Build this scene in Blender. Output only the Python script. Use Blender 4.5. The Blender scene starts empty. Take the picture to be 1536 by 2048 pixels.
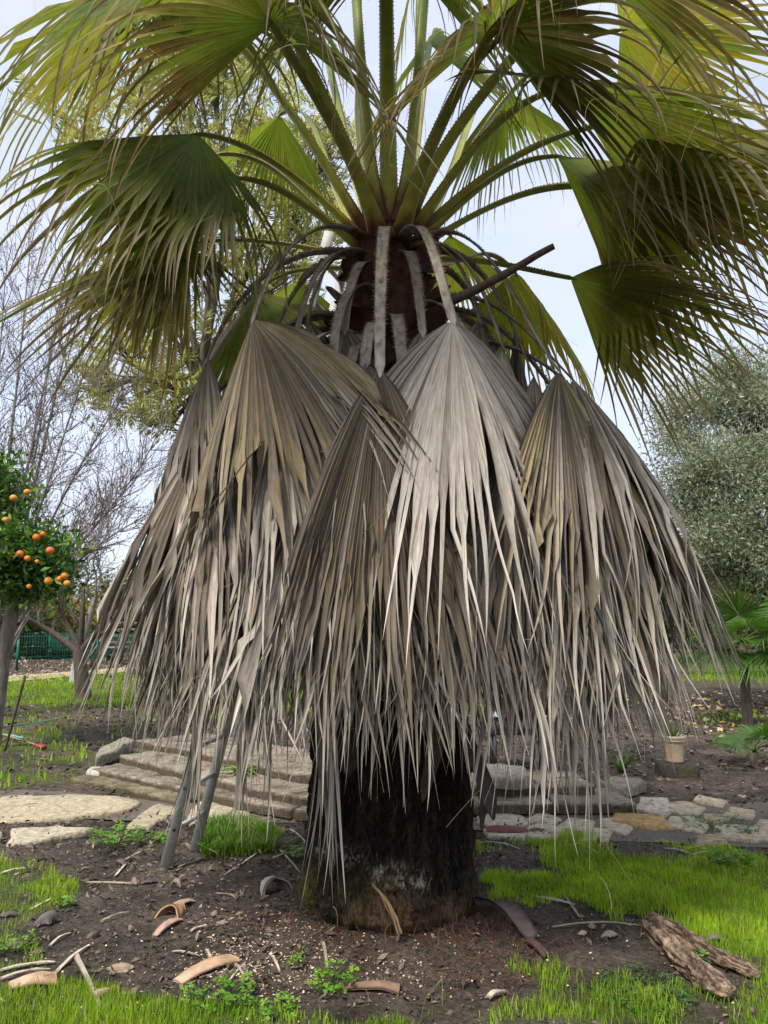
import bpy, math, random
import numpy as np
from math import radians, sin, cos, tan, pi, sqrt

# ------------------------------------------------------------------ camera
scene = bpy.context.scene
CAM_Z = 1.6
PITCH = radians(8.03)
FPX = 1577.0                      # focal length in pixels of a 2048 px tall frame
cam_data = bpy.data.cameras.new('camera')
cam_data.sensor_fit = 'VERTICAL'
cam_data.sensor_height = 36.0
cam_data.lens = FPX / 2048.0 * 36.0
cam_data.clip_start = 0.05
cam_data.clip_end = 3000.0
cam_data.dof.use_dof = True
cam_data.dof.focus_distance = 3.9
cam_data.dof.aperture_fstop = 9.0
camera = bpy.data.objects.new('camera', cam_data)
camera.location = (0, 0, CAM_Z)
camera.rotation_euler = (pi / 2 + PITCH, 0, 0)
scene.collection.objects.link(camera)
scene.camera = camera

# ------------------------------------------------------------------ world, sun, exposure
SUN_EL, SUN_AZ = radians(54), radians(214)      # azimuth measured clockwise from +Y: behind the camera, a bit left
world = bpy.data.worlds.new('World')
scene.world = world
world.use_nodes = True
wn, wl = world.node_tree.nodes, world.node_tree.links
wn.clear()
w_out = wn.new('ShaderNodeOutputWorld')
w_bg = wn.new('ShaderNodeBackground')
w_bg.inputs['Strength'].default_value = 0.1
w_sky = wn.new('ShaderNodeTexSky')
w_sky.sky_type = 'NISHITA'
w_sky.sun_disc = False
w_sky.sun_elevation = SUN_EL
w_sky.sun_rotation = SUN_AZ
w_sky.dust_density = 2.0
w_tc = wn.new('ShaderNodeTexCoord')
w_map = wn.new('ShaderNodeMapping')
w_map.inputs['Scale'].default_value = (1.0, 1.0, 2.6)
w_noise = wn.new('ShaderNodeTexNoise')
w_noise.inputs['Scale'].default_value = 2.3
w_noise.inputs['Detail'].default_value = 7.0
w_noise.inputs['Roughness'].default_value = 0.55
w_noise.inputs['Distortion'].default_value = 0.4
w_ramp = wn.new('ShaderNodeValToRGB')
w_ramp.color_ramp.elements[0].position = 0.30
w_ramp.color_ramp.elements[0].color = (0.55, 0.55, 0.55, 1)
w_ramp.color_ramp.elements[1].position = 0.66
w_ramp.color_ramp.elements[1].color = (1, 1, 1, 1)
w_cloud = wn.new('ShaderNodeRGB')
w_cloud.outputs[0].default_value = (2.4, 2.56, 3.0, 1)
w_mix = wn.new('ShaderNodeMixRGB')
wl.new(w_tc.outputs['Generated'], w_map.inputs['Vector'])
wl.new(w_map.outputs['Vector'], w_noise.inputs['Vector'])
wl.new(w_noise.outputs['Fac'], w_ramp.inputs['Fac'])
wl.new(w_ramp.outputs['Color'], w_mix.inputs['Fac'])
wl.new(w_sky.outputs['Color'], w_mix.inputs['Color1'])
wl.new(w_cloud.outputs[0], w_mix.inputs['Color2'])
wl.new(w_mix.outputs['Color'], w_bg.inputs['Color'])
wl.new(w_bg.outputs['Background'], w_out.inputs['Surface'])

sun_data = bpy.data.lights.new('sun', 'SUN')
sun_data.energy = 1.5
sun_data.angle = radians(12)
sun_data.color = (1.0, 0.965, 0.91)
sun = bpy.data.objects.new('sun', sun_data)
scene.collection.objects.link(sun)
sun.rotation_euler = (pi / 2 - SUN_EL, 0, -SUN_AZ + pi)
sun.location = (-4, -8, 12)

scene.view_settings.view_transform = 'Standard'
scene.view_settings.look = 'None'
scene.view_settings.exposure = 1.85
scene.view_settings.gamma = 1.0
scene.view_settings.use_curve_mapping = False
scene.render.engine = 'CYCLES'
scene.cycles.use_denoising = True
scene.cycles.max_bounces = 5
scene.cycles.diffuse_bounces = 2
scene.cycles.transmission_bounces = 4
scene.cycles.transparent_max_bounces = 4

# ------------------------------------------------------------------ helpers
COL = scene.collection
UP = np.array([0., 0., 1.])


def v3(*a):
    return np.array(a, dtype=float)


def nrm(a):
    a = np.asarray(a, dtype=float)
    l = np.linalg.norm(a, axis=-1, keepdims=True)
    return a / np.maximum(l, 1e-9)


def ray(px, py):
    dx, dy = (px - 768) / FPX, (1024 - py) / FPX
    return v3(dx, cos(PITCH) - dy * sin(PITCH), sin(PITCH) + dy * cos(PITCH))


def PX(px, py, Y):
    """world point at depth Y (metres north of the camera) seen along a direction"""
    d = ray(px, py)
    return v3(0, 0, CAM_Z) + d * (Y / d[1])


def GP(px, py, z=0.0):
    d = ray(px, py)
    return v3(0, 0, CAM_Z) + d * ((z - CAM_Z) / d[2])


def _hash(ix, iy, iz, seed):
    h = (ix * 374761393 + iy * 668265263 + iz * 2147483647 + seed * 1274126177) & 0xFFFFFFFF
    h = ((h ^ (h >> 13)) * 1274126177) & 0xFFFFFFFF
    return ((h ^ (h >> 16)) & 0xFFFF) / 65535.0


def vnoise(x, y, z=0.0, seed=0):
    x, y, z = np.broadcast_arrays(np.asarray(x, float), np.asarray(y, float), np.asarray(z, float))
    ix, iy, iz = np.floor(x).astype(np.int64), np.floor(y).astype(np.int64), np.floor(z).astype(np.int64)
    fx, fy, fz = x - ix, y - iy, z - iz
    fx, fy, fz = [f * f * (3 - 2 * f) for f in (fx, fy, fz)]
    r = 0
    for a in (0, 1):
        for b in (0, 1):
            for c in (0, 1):
                w = (fx if a else 1 - fx) * (fy if b else 1 - fy) * (fz if c else 1 - fz)
                r = r + w * _hash(ix + a, iy + b, iz + c, seed)
    return r


def fbm(x, y, z=0.0, seed=0, oct=4, gain=0.5):
    s, a, f, t = 0, 1.0, 1.0, 0
    for k in range(oct):
        s = s + a * vnoise(np.asarray(x) * f, np.asarray(y) * f, np.asarray(z) * f, seed + k)
        t += a
        a *= gain
        f *= 2.03
    return s / t


def link(name, data, parent=None):
    o = bpy.data.objects.new(name, data)
    COL.objects.link(o)
    if parent is not None:
        o.parent = parent
    return o


def make_mesh(name, V, Q, mat=None, col=None, uv=None, smooth=False):
    """quads (or triangles) from arrays; col per vertex, uv per vertex"""
    V = np.ascontiguousarray(V, dtype=np.float32).reshape(-1, 3)
    Q = np.ascontiguousarray(Q, dtype=np.int32)
    k = Q.shape[1]
    me = bpy.data.meshes.new(name)
    me.vertices.add(len(V))
    me.vertices.foreach_set('co', V.ravel())
    me.loops.add(Q.size)
    me.loops.foreach_set('vertex_index', Q.ravel())
    me.polygons.add(len(Q))
    me.polygons.foreach_set('loop_start', np.arange(0, Q.size, k, dtype=np.int32))
    me.polygons.foreach_set('loop_total', np.full(len(Q), k, dtype=np.int32))
    if smooth:
        me.polygons.foreach_set('use_smooth', np.ones(len(Q), dtype=bool))
    if uv is not None:
        ul = me.uv_layers.new(name='UVMap')
        ul.data.foreach_set('uv', np.asarray(uv, np.float32).reshape(-1, 2)[Q.ravel()].ravel())
    if col is not None:
        c = np.asarray(col, np.float32).reshape(-1, 3)
        c4 = np.concatenate([c, np.ones((len(c), 1), np.float32)], axis=1)
        at = me.color_attributes.new('Col', 'FLOAT_COLOR', 'POINT')
        at.data.foreach_set('color', c4.ravel())
    me.update(calc_edges=True)
    me.validate()
    if mat is not None:
        me.materials.append(mat)
    return me


def mobj(name, V, Q, mat, parent=None, **kw):
    return link(name, make_mesh(name, V, Q, mat, **kw), parent)


def empty(name, loc=(0, 0, 0)):
    o = link(name, None)
    o.location = loc
    o.empty_display_size = 0.2
    return o


def child(name, V, Q, mat, parent, **kw):
    """mesh given in world coordinates, parented to a thing that is placed without rotation"""
    off = np.array(parent.location)
    p = parent.parent
    while p is not None:
        off = off + np.array(p.location)
        p = p.parent
    return link(name, make_mesh(name, np.asarray(V) - off, Q, mat, **kw), parent)


def tag(o, label=None, cat=None, group=None, kind=None):
    if label:
        o['label'] = label
    if cat:
        o['category'] = cat
    if group:
        o['group'] = group
    if kind:
        o['kind'] = kind
    return o


class Acc:
    """accumulates quad geometry"""
    def __init__(s):
        s.V, s.Q, s.C, s.U, s.n = [], [], [], [], 0

    def add(s, V, Q, C=None, U=None):
        V = np.asarray(V, float).reshape(-1, 3)
        s.V.append(V)
        s.Q.append(np.asarray(Q, np.int64).reshape(-1, 4) + s.n)
        if C is not None:
            C = np.asarray(C, float)
            s.C.append(np.broadcast_to(C, (len(V), 3)) if C.ndim == 1 else C.reshape(-1, 3))
        if U is not None:
            s.U.append(np.asarray(U, float).reshape(-1, 2))
        s.n += len(V)

    def get(s):
        return (np.concatenate(s.V), np.concatenate(s.Q),
                np.concatenate(s.C) if s.C else None, np.concatenate(s.U) if s.U else None)

    def obj(s, name, mat, parent=None, smooth=False):
        V, Q, C, U = s.get()
        if parent is None:
            return mobj(name, V, Q, mat, None, col=C, uv=U, smooth=smooth)
        return child(name, V, Q, mat, parent, col=C, uv=U, smooth=smooth)


BOXQ = np.array([[0, 3, 2, 1], [4, 5, 6, 7], [0, 1, 5, 4], [1, 2, 6, 5], [2, 3, 7, 6], [3, 0, 4, 7]])


def box_pts(c, sx, sy, sz, R=None):
    p = np.array([[-1, -1, -1], [1, -1, -1], [1, 1, -1], [-1, 1, -1], [-1, -1, 1], [1, -1, 1], [1, 1, 1], [-1, 1, 1]], float)
    p = p * np.array([sx, sy, sz]) / 2
    if R is not None:
        p = p @ np.asarray(R, float)
    return p + np.asarray(c, float)


def beam(a, b, w, h, ref=UP):
    """box from a to b, width w along side, height h along ref"""
    a, b = np.asarray(a, float), np.asarray(b, float)
    d = nrm(b - a)
    s = nrm(np.cross(d, ref))
    u = np.cross(s, d)
    return box_pts((a + b) / 2, w, np.linalg.norm(b - a), h, np.array([s, d, u]))


def tube(pts, rad, sides=6, cap=True):
    """tube along a polyline -> V, Q"""
    pts = np.asarray(pts, float)
    n = len(pts)
    rad = np.broadcast_to(np.asarray(rad, float), (n,))
    T = np.gradient(pts, axis=0)
    T = nrm(T)
    ref = v3(0.31, 0.21, 0.93) if abs(T[0][2]) < 0.9 else v3(0.9, 0.3, 0.1)
    A = nrm(np.cross(T, ref))
    B = np.cross(T, A)
    ang = np.linspace(0, 2 * pi, sides, endpoint=False)
    V = pts[:, None, :] + rad[:, None, None] * (np.cos(ang)[None, :, None] * A[:, None, :] + np.sin(ang)[None, :, None] * B[:, None, :])
    i, j = np.meshgrid(np.arange(n - 1), np.arange(sides), indexing='ij')
    j2 = (j + 1) % sides
    Q = np.stack([i * sides + j, i * sides + j2, (i + 1) * sides + j2, (i + 1) * sides + j], -1).reshape(-1, 4)
    V = V.reshape(-1, 3)
    if cap and sides == 4:
        Q = np.concatenate([Q, [[3, 2, 1, 0], [len(V) - 4, len(V) - 3, len(V) - 2, len(V) - 1]]])
    elif cap and sides == 6:
        m = len(V) - 6
        Q = np.concatenate([Q, [[3, 2, 1, 0], [5, 4, 3, 0], [m, m + 1, m + 2, m + 3], [m, m + 3, m + 4, m + 5]]])
    return V, Q


def grid_q(n, m, wrap=False):
    i, j = np.meshgrid(np.arange(n - 1), np.arange(m if wrap else m - 1), indexing='ij')
    j2 = (j + 1) % m
    return np.stack([i * m + j, i * m + j2, (i + 1) * m + j2, (i + 1) * m + j], -1).reshape(-1, 4)


def bez(p0, p1, p2, p3, n):
    t = np.linspace(0, 1, n)[:, None]
    return (1 - t) ** 3 * p0 + 3 * (1 - t) ** 2 * t * p1 + 3 * (1 - t) * t * t * p2 + t ** 3 * p3


def in_poly(x, y, poly):
    poly = np.asarray(poly, float)
    r = np.zeros(np.shape(x), bool)
    n = len(poly)
    for i in range(n):
        x1, y1 = poly[i][:2]
        x2, y2 = poly[(i + 1) % n][:2]
        c = ((y1 > y) != (y2 > y)) & (x < (x2 - x1) * (y - y1) / (y2 - y1 + 1e-12) + x1)
        r ^= c
    return r


# ------------------------------------------------------------------ materials
def new_mat(name):
    m = bpy.data.materials.new(name)
    m.use_nodes = True
    nt = m.node_tree
    nt.nodes.clear()
    return m, nt.nodes, nt.links


def ramp(nodes, p0, c0, p1, c1):
    r = nodes.new('ShaderNodeValToRGB')
    e = r.color_ramp.elements
    e[0].position, e[1].position = p0, p1
    e[0].color = (*c0, 1) if len(c0) == 3 else c0
    e[1].color = (*c1, 1) if len(c1) == 3 else c1
    return r


def col_mat(name, scale=8.0, lo=0.6, hi=1.25, rough=0.75, spec=0.25, transl=0.0, tcol=None, coord='Object',
            mscale=(1, 1, 1), bump=0.0, stain=None, stain_scale=6.0, stain_pos=(0.55, 0.72), base=None, hue2=None):
    """colour attribute (or a base colour) broken up by procedural noise, optional stains, bump and translucency"""
    m, N, Lk = new_mat(name)
    out = N.new('ShaderNodeOutputMaterial')
    tc = N.new('ShaderNodeTexCoord')
    mp = N.new('ShaderNodeMapping')
    mp.inputs['Scale'].default_value = mscale
    Lk.new(tc.outputs[coord], mp.inputs['Vector'])
    no = N.new('ShaderNodeTexNoise')
    no.inputs['Scale'].default_value = scale
    no.inputs['Detail'].default_value = 5
    no.inputs['Roughness'].default_value = 0.62
    Lk.new(mp.outputs['Vector'], no.inputs['Vector'])
    rp = ramp(N, 0.3, (lo,) * 3, 0.72, (hi,) * 3)
    Lk.new(no.outputs['Fac'], rp.inputs['Fac'])
    if base is None:
        src = N.new('ShaderNodeAttribute')
        src.attribute_name = 'Col'
        csock = src.outputs['Color']
    else:
        src = N.new('ShaderNodeRGB')
        src.outputs[0].default_value = (*base, 1)
        csock = src.outputs[0]
    mul = N.new('ShaderNodeMixRGB')
    mul.blend_type = 'MULTIPLY'
    mul.inputs['Fac'].default_value = 1
    Lk.new(csock, mul.inputs['Color1'])
    Lk.new(rp.outputs['Color'], mul.inputs['Color2'])
    csock = mul.outputs['Color']
    for st, sc, ps in ([(stain, stain_scale, stain_pos)] if stain else []) + ([hue2] if hue2 else []):
        n2 = N.new('ShaderNodeTexNoise')
        n2.inputs['Scale'].default_value = sc
        n2.inputs['Detail'].default_value = 6
        n2.inputs['Roughness'].default_value = 0.65
        Lk.new(mp.outputs['Vector'], n2.inputs['Vector'])
        r2 = ramp(N, ps[0], (0, 0, 0), ps[1], (1, 1, 1))
        Lk.new(n2.outputs['Fac'], r2.inputs['Fac'])
        mx = N.new('ShaderNodeMixRGB')
        Lk.new(r2.outputs['Color'], mx.inputs['Fac'])
        Lk.new(csock, mx.inputs['Color1'])
        mx.inputs['Color2'].default_value = (*st, 1)
        csock = mx.outputs['Color']
    p = N.new('ShaderNodeBsdfPrincipled')
    p.inputs['Roughness'].default_value = rough
    p.inputs['Specular IOR Level'].default_value = spec
    Lk.new(csock, p.inputs['Base Color'])
    if bump:
        b = N.new('ShaderNodeBump')
        b.inputs['Strength'].default_value = bump
        b.inputs['Distance'].default_value = 0.02
        Lk.new(no.outputs['Fac'], b.inputs['Height'])
        Lk.new(b.outputs['Normal'], p.inputs['Normal'])
    if transl > 0:
        t = N.new('ShaderNodeBsdfTranslucent')
        if tcol:
            tm = N.new('ShaderNodeMixRGB')
            tm.blend_type = 'MULTIPLY'
            tm.inputs['Fac'].default_value = 1
            Lk.new(csock, tm.inputs['Color1'])
            tm.inputs['Color2'].default_value = (*tcol, 1)
            Lk.new(tm.outputs['Color'], t.inputs['Color'])
        else:
            Lk.new(csock, t.inputs['Color'])
        ms = N.new('ShaderNodeMixShader')
        ms.inputs['Fac'].default_value = transl
        Lk.new(p.outputs['BSDF'], ms.inputs[1])
        Lk.new(t.outputs['BSDF'], ms.inputs[2])
        Lk.new(ms.outputs['Shader'], out.inputs['Surface'])
    else:
        Lk.new(p.outputs['BSDF'], out.inputs['Surface'])
    return m


M = {}
M['green_blade'] = col_mat('green_blade', 3.0, 0.6, 1.3, rough=0.6, spec=0.18, transl=0.46, tcol=(1.65, 1.55, 0.7), coord='UV', mscale=(2.2, 5, 1),
                           stain=(0.30, 0.19, 0.02), stain_scale=1.6, stain_pos=(0.60, 0.74))
M['dead_blade'] = col_mat('dead_blade', 3.0, 0.5, 1.3, rough=0.62, spec=0.3, transl=0.10, coord='UV', mscale=(2.5, 6, 1),
                          stain=(0.075, 0.056, 0.036), stain_scale=1.3, stain_pos=(0.52, 0.74),
                          hue2=((0.33, 0.25, 0.11), 0.8, (0.56, 0.86)))
M['green_petiole'] = col_mat('green_petiole', 14, 0.75, 1.2, rough=0.4, spec=0.4)
M['dead_petiole'] = col_mat('dead_petiole', 34, 0.5, 1.25, rough=0.85, bump=0.5, mscale=(1, 1, 0.3), stain=(0.10, 0.07, 0.05), stain_scale=26, stain_pos=(0.54, 0.70))


def trunk_mat():
    m, N, Lk = new_mat('palm_trunk')
    out = N.new('ShaderNodeOutputMaterial')
    p = N.new('ShaderNodeBsdfPrincipled')
    p.inputs['Roughness'].default_value = 0.95
    p.inputs['Specular IOR Level'].default_value = 0.1
    tc = N.new('ShaderNodeTexCoord')
    at = N.new('ShaderNodeAttribute')
    at.attribute_name = 'Col'
    mp = N.new('ShaderNodeMapping')
    mp.inputs['Scale'].default_value = (1, 1, 0.35)
    Lk.new(tc.outputs['Object'], mp.inputs['Vector'])

    def noise(sc, src, ro=0.7):
        n = N.new('ShaderNodeTexNoise')
        n.inputs['Scale'].default_value = sc
        n.inputs['Detail'].default_value = 7
        n.inputs['Roughness'].default_value = ro
        Lk.new(src, n.inputs['Vector'])
        return n
    n1, n2, n3 = noise(55, mp.outputs['Vector']), noise(130, tc.outputs['Object']), noise(17, tc.outputs['Object'])
    r1 = ramp(N, 0.34, (0.25,) * 3, 0.70, (1.9,) * 3)
    r2 = ramp(N, 0.36, (0.45,) * 3, 0.66, (1.6,) * 3)
    Lk.new(n1.outputs['Fac'], r1.inputs['Fac'])
    Lk.new(n2.outputs['Fac'], r2.inputs['Fac'])
    c = at.outputs['Color']
    for r in (r1, r2):
        x = N.new('ShaderNodeMixRGB')
        x.blend_type = 'MULTIPLY'
        x.inputs['Fac'].default_value = 1
        Lk.new(c, x.inputs['Color1'])
        Lk.new(r.outputs['Color'], x.inputs['Color2'])
        c = x.outputs['Color']
    Lk.new(c, p.inputs['Base Color'])
    ad = N.new('ShaderNodeMath')
    ad.operation = 'ADD'
    Lk.new(n1.outputs['Fac'], ad.inputs[0])
    Lk.new(n3.outputs['Fac'], ad.inputs[1])
    b = N.new('ShaderNodeBump')
    b.inputs['Strength'].default_value = 1.0
    b.inputs['Distance'].default_value = 0.03
    Lk.new(ad.outputs[0], b.inputs['Height'])
    Lk.new(b.outputs['Normal'], p.inputs['Normal'])
    Lk.new(p.outputs['BSDF'], out.inputs['Surface'])
    return m


M['trunk'] = trunk_mat()
M['boot'] = col_mat('leaf_base', 16, 0.5, 1.4, rough=0.6, spec=0.3, bump=0.3)
M['soil_litter'] = col_mat('leaf_litter', 30, 0.6, 1.3, rough=0.85)
M['grass'] = col_mat('grass', 5, 0.8, 1.15, rough=0.55, spec=0.25, transl=0.45, tcol=(1.5, 1.4, 0.7))
M['leaf'] = col_mat('leaf', 9, 0.75, 1.2, rough=0.45, spec=0.4, transl=0.32, tcol=(1.6, 1.5, 0.7))
M['bark'] = col_mat('bark', 22, 0.5, 1.35, rough=0.92, spec=0.15, bump=0.8, mscale=(1, 1, 0.25))
M['stone'] = col_mat('flagstone', 22, 0.45, 1.2, rough=0.9, spec=0.15, bump=0.9, stain=(0.13, 0.11, 0.06), stain_scale=5, stain_pos=(0.55, 0.75))
M['concrete'] = col_mat('step_concrete', 26, 0.4, 1.3, rough=0.95, spec=0.1, bump=0.9, stain=(0.085, 0.070, 0.042), stain_scale=4.5, stain_pos=(0.46, 0.68))
M['dry'] = col_mat('dry_leaf', 18, 0.7, 1.2, rough=0.75, spec=0.2, bump=0.15)
M['metal'] = col_mat('ladder_metal', 12, 0.8, 1.15, rough=0.5, spec=0.5, base=(0.40, 0.40, 0.365), stain=(0.12, 0.11, 0.09), stain_scale=9, stain_pos=(0.55, 0.8))
M['wood'] = col_mat('weathered_wood', 20, 0.5, 1.3, rough=0.9, spec=0.15, bump=0.6, mscale=(1, 1, 0.3))
M['paint'] = col_mat('painted_metal', 10, 0.85, 1.1, rough=0.5, spec=0.4)
M['pot'] = col_mat('clay_pot', 10, 0.75, 1.1, rough=0.85, spec=0.2, bump=0.2, stain=(0.30, 0.27, 0.22), stain_scale=6, stain_pos=(0.5, 0.75))
# ------------------------------------------------------------------ ground
def gh(x, y):
    """ground height"""
    x, y = np.asarray(x, float), np.asarray(y, float)
    near = np.exp(-np.maximum(0, y - 12) / 10.0)
    h = (fbm(x * 0.9, y * 0.9, 0, 3, 3) - 0.5) * 0.07 * near + (fbm(x * 5, y * 5, 0, 9, 3) - 0.5) * 0.03 * near
    r = np.hypot(x - PALM[0], y - PALM[1])
    h = h + 0.03 * np.exp(-((r - 0.55) / 0.25) ** 2)
    return h


PALM = v3(0.035, 4.72, 0.0)

PATCH = {}


def gpoly(pts):
    return np.array([GP(a, b)[:2] for a, b in pts])


PATCH['right_lush'] = gpoly([(952, 1745), (1040, 1735), (1120, 1712), (1250, 1722), (1536, 1778), (1640, 1830), (1640, 1930), (1536, 1905), (1440, 1870), (1330, 1850), (1240, 1850), (1150, 1825), (1110, 1790), (1020, 1780), (960, 1800)])
PATCH['right_thin'] = gpoly([(945, 1690), (1050, 1690), (1200, 1665), (1400, 1690), (1640, 1720), (1640, 2000), (1250, 1850), (1090, 1800), (960, 1850)])
PATCH['bottom_right'] = gpoly([(1000, 1960), (1080, 1925), (1180, 1915), (1260, 1940), (1330, 1990), (1420, 1985), (1536, 1955), (1700, 1940), (1900, 2300), (800, 2300), (960, 2030)])
PATCH['bottom_left'] = gpoly([(-300, 2020), (0, 1985), (180, 1965), (330, 1990), (470, 1985), (540, 2015), (640, 2040), (860, 2010), (960, 2300), (-500, 2300)])
PATCH['ladder_clump'] = gpoly([(395, 1690), (420, 1655), (480, 1645), (545, 1672), (548, 1705), (470, 1712), (405, 1712)])
PATCH['left_rough'] = gpoly([(-200, 1700), (90, 1715), (150, 1780), (110, 1860), (40, 1930), (-250, 1960)])
PATCH['mid_left'] = gpoly([(-400, 1405), (-100, 1360), (100, 1352), (290, 1340), (360, 1340), (700, 1345), (720, 1385), (330, 1405), (120, 1412)])
PATCH['mid_left_thin'] = gpoly([(-600, 1410), (330, 1400), (310, 1450), (190, 1490), (150, 1580), (-500, 1590)])
PATCH['far_right'] = gpoly([(1380, 1326), (1700, 1322), (1750, 1362), (1380, 1362)])
PATCH['mid_right'] = gpoly([(1400, 1418), (1620, 1418), (1620, 1462), (1400, 1450)])
PATCH['behind'] = gpoly([(430, 1372), (1060, 1372), (1060, 1435), (430, 1440)])


def grass_cover(x, y):
    """0..1: how green the ground is; patches with ragged edges"""
    x, y = np.asarray(x, float), np.asarray(y, float)
    jx = (fbm(x * 3, y * 3, 0, 21, 3) - 0.5) * 0.5
    jy = (fbm(x * 3, y * 3, 0, 22, 3) - 0.5) * 0.5
    far = np.clip((y - 6) / 8, 0, 2)
    jx, jy = jx * (1 + 2 * far), jy * (1 + 3 * far)
    g = np.zeros(x.shape)
    n = fbm(x * 2.2, y * 2.2, 0, 31, 4)
    for k, w in (('right_lush', 1.0), ('right_thin', 0.62), ('bottom_right', 0.80), ('bottom_left', 0.78), ('ladder_clump', 0.9), ('left_rough', 0.58),
                 ('mid_left', 1.0), ('mid_left_thin', 0.62), ('far_right', 1.0), ('mid_right', 0.5), ('behind', 0.8)):
        m = in_poly(x + jx, y + jy, PATCH[k])
        val = w * np.clip((n - (0.62 - 0.32 * w)) * 7 + (0.6 if w > 0.9 else 0.0), 0, 1)
        g = np.where(m, np.maximum(g, val), g)
    return g


def spaced(dense0, dense1, step, far, growth=1.18):
    mid = np.arange(dense0, dense1 + 1e-6, step)
    out, s, p = [], step, dense1
    while p < far:
        s *= growth
        p += s
        out.append(p)
    lo, s, p = [], step, dense0
    while p > -far:
        s *= growth
        p -= s
        lo.append(p)
    return np.array(lo[::-1] + list(mid) + out)


gx = spaced(-5.0, 5.0, 0.045, 900)
gy = spaced(1.6, 9.0, 0.04, 900, 1.12)
GX, GY = np.meshgrid(gx, gy)
GZ = gh(GX, GY)
gv = np.stack([GX, GY, GZ], -1).reshape(-1, 3)
gcov = grass_cover(GX, GY).reshape(-1)
gcol = np.stack([gcov, np.zeros_like(gcov), np.zeros_like(gcov)], -1)
# litter amount (green channel): leaf-littered zones; sawdust amount (blue): pale chips by the trunk
lit = np.clip(fbm(GX * 1.3, GY * 1.3, 0, 41, 3) * 2.2 - 0.75, 0, 1) * np.clip((GY - 5.5) / 4, 0.25, 1)
gcol[:, 1] = lit.reshape(-1)
chip = np.exp(-(((GX + 0.62) / 0.42) ** 2 + ((GY - 3.75) / 0.42) ** 2)) + 0.7 * np.exp(-(((GX + 0.15) / 0.4) ** 2 + ((GY - 3.4) / 0.22) ** 2))
gcol[:, 2] = np.clip(chip, 0, 1).reshape(-1)


def ground_mat():
    m, N, Lk = new_mat('garden_soil')
    out = N.new('ShaderNodeOutputMaterial')
    p = N.new('ShaderNodeBsdfPrincipled')
    p.inputs['Roughness'].default_value = 0.95
    p.inputs['Specular IOR Level'].default_value = 0.15
    tc = N.new('ShaderNodeTexCoord')
    at = N.new('ShaderNodeAttribute')
    at.attribute_name = 'Col'
    sep = N.new('ShaderNodeSeparateColor')
    Lk.new(at.outputs['Color'], sep.inputs['Color'])

    def noise(sc, det=6, ro=0.65):
        n = N.new('ShaderNodeTexNoise')
        n.inputs['Scale'].default_value = sc
        n.inputs['Detail'].default_value = det
        n.inputs['Roughness'].default_value = ro
        Lk.new(tc.outputs['Object'], n.inputs['Vector'])
        return n

    def mixc(fac, a, b):
        x = N.new('ShaderNodeMixRGB')
        Lk.new(fac, x.inputs['Fac'])
        Lk.new(a, x.inputs['Color1'])
        Lk.new(b, x.inputs['Color2'])
        return x.outputs['Color']

    n1, n2, n3 = noise(2.5), noise(38), noise(9)
    soil = ramp(N, 0.33, (0.024, 0.020, 0.0155), 0.72, (0.122, 0.101, 0.078))
    Lk.new(n1.outputs['Fac'], soil.inputs['Fac'])
    fine = ramp(N, 0.35, (0.45, 0.45, 0.45), 0.7, (1.5, 1.45, 1.4))
    Lk.new(n2.outputs['Fac'], fine.inputs['Fac'])
    mu = N.new('ShaderNodeMixRGB')
    mu.blend_type = 'MULTIPLY'
    mu.inputs['Fac'].default_value = 1
    Lk.new(soil.outputs['Color'], mu.inputs['Color1'])
    Lk.new(fine.outputs['Color'], mu.inputs['Color2'])
    c = mu.outputs['Color']
    # leaf litter flecks
    vo = N.new('ShaderNodeTexVoronoi')
    vo.inputs['Scale'].default_value = 22
    Lk.new(tc.outputs['Object'], vo.inputs['Vector'])
    lr = ramp(N, 0.0, (0.045, 0.03, 0.022), 1.0, (0.24, 0.17, 0.115))
    Lk.new(vo.outputs['Color'], lr.inputs['Fac'])
    mt = N.new('ShaderNodeMath')
    mt.operation = 'MULTIPLY'
    r3 = ramp(N, 0.42, (0, 0, 0), 0.58, (1, 1, 1))
    Lk.new(n3.outputs['Fac'], r3.inputs['Fac'])
    Lk.new(r3.outputs['Color'], mt.inputs[0])
    Lk.new(sep.outputs['Green'], mt.inputs[1])
    c = mixc(mt.outputs[0], c, lr.outputs['Color'])
    # thatch and moss under the grass
    gr = ramp(N, 0.35, (0.035, 0.045, 0.010), 0.7, (0.10, 0.15, 0.022))
    Lk.new(n3.outputs['Fac'], gr.inputs['Fac'])
    mg = N.new('ShaderNodeMath')
    mg.operation = 'MULTIPLY'
    mg.inputs[1].default_value = 0.8
    Lk.new(sep.outputs['Red'], mg.inputs[0])
    c = mixc(mg.outputs[0], c, gr.outputs['Color'])
    Lk.new(c, p.inputs['Base Color'])
    b = N.new('ShaderNodeBump')
    b.inputs['Strength'].default_value = 0.8
    b.inputs['Distance'].default_value = 0.03
    ad = N.new('ShaderNodeMath')
    ad.operation = 'ADD'
    Lk.new(n2.outputs['Fac'], ad.inputs[0])
    Lk.new(n3.outputs['Fac'], ad.inputs[1])
    Lk.new(ad.outputs[0], b.inputs['Height'])
    Lk.new(b.outputs['Normal'], p.inputs['Normal'])
    Lk.new(p.outputs['BSDF'], out.inputs['Surface'])
    return m


ground = mobj('ground', gv, grid_q(len(gy), len(gx)), ground_mat(), col=gcol, smooth=True)
tag(ground, kind='structure')
# ------------------------------------------------------------------ fronds
DOWN = v3(0, 0, -1)


def sstep(a, b, x):
    t = np.clip((x - a) / (b - a), 0, 1)
    return t * t * (3 - 2 * t)


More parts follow.
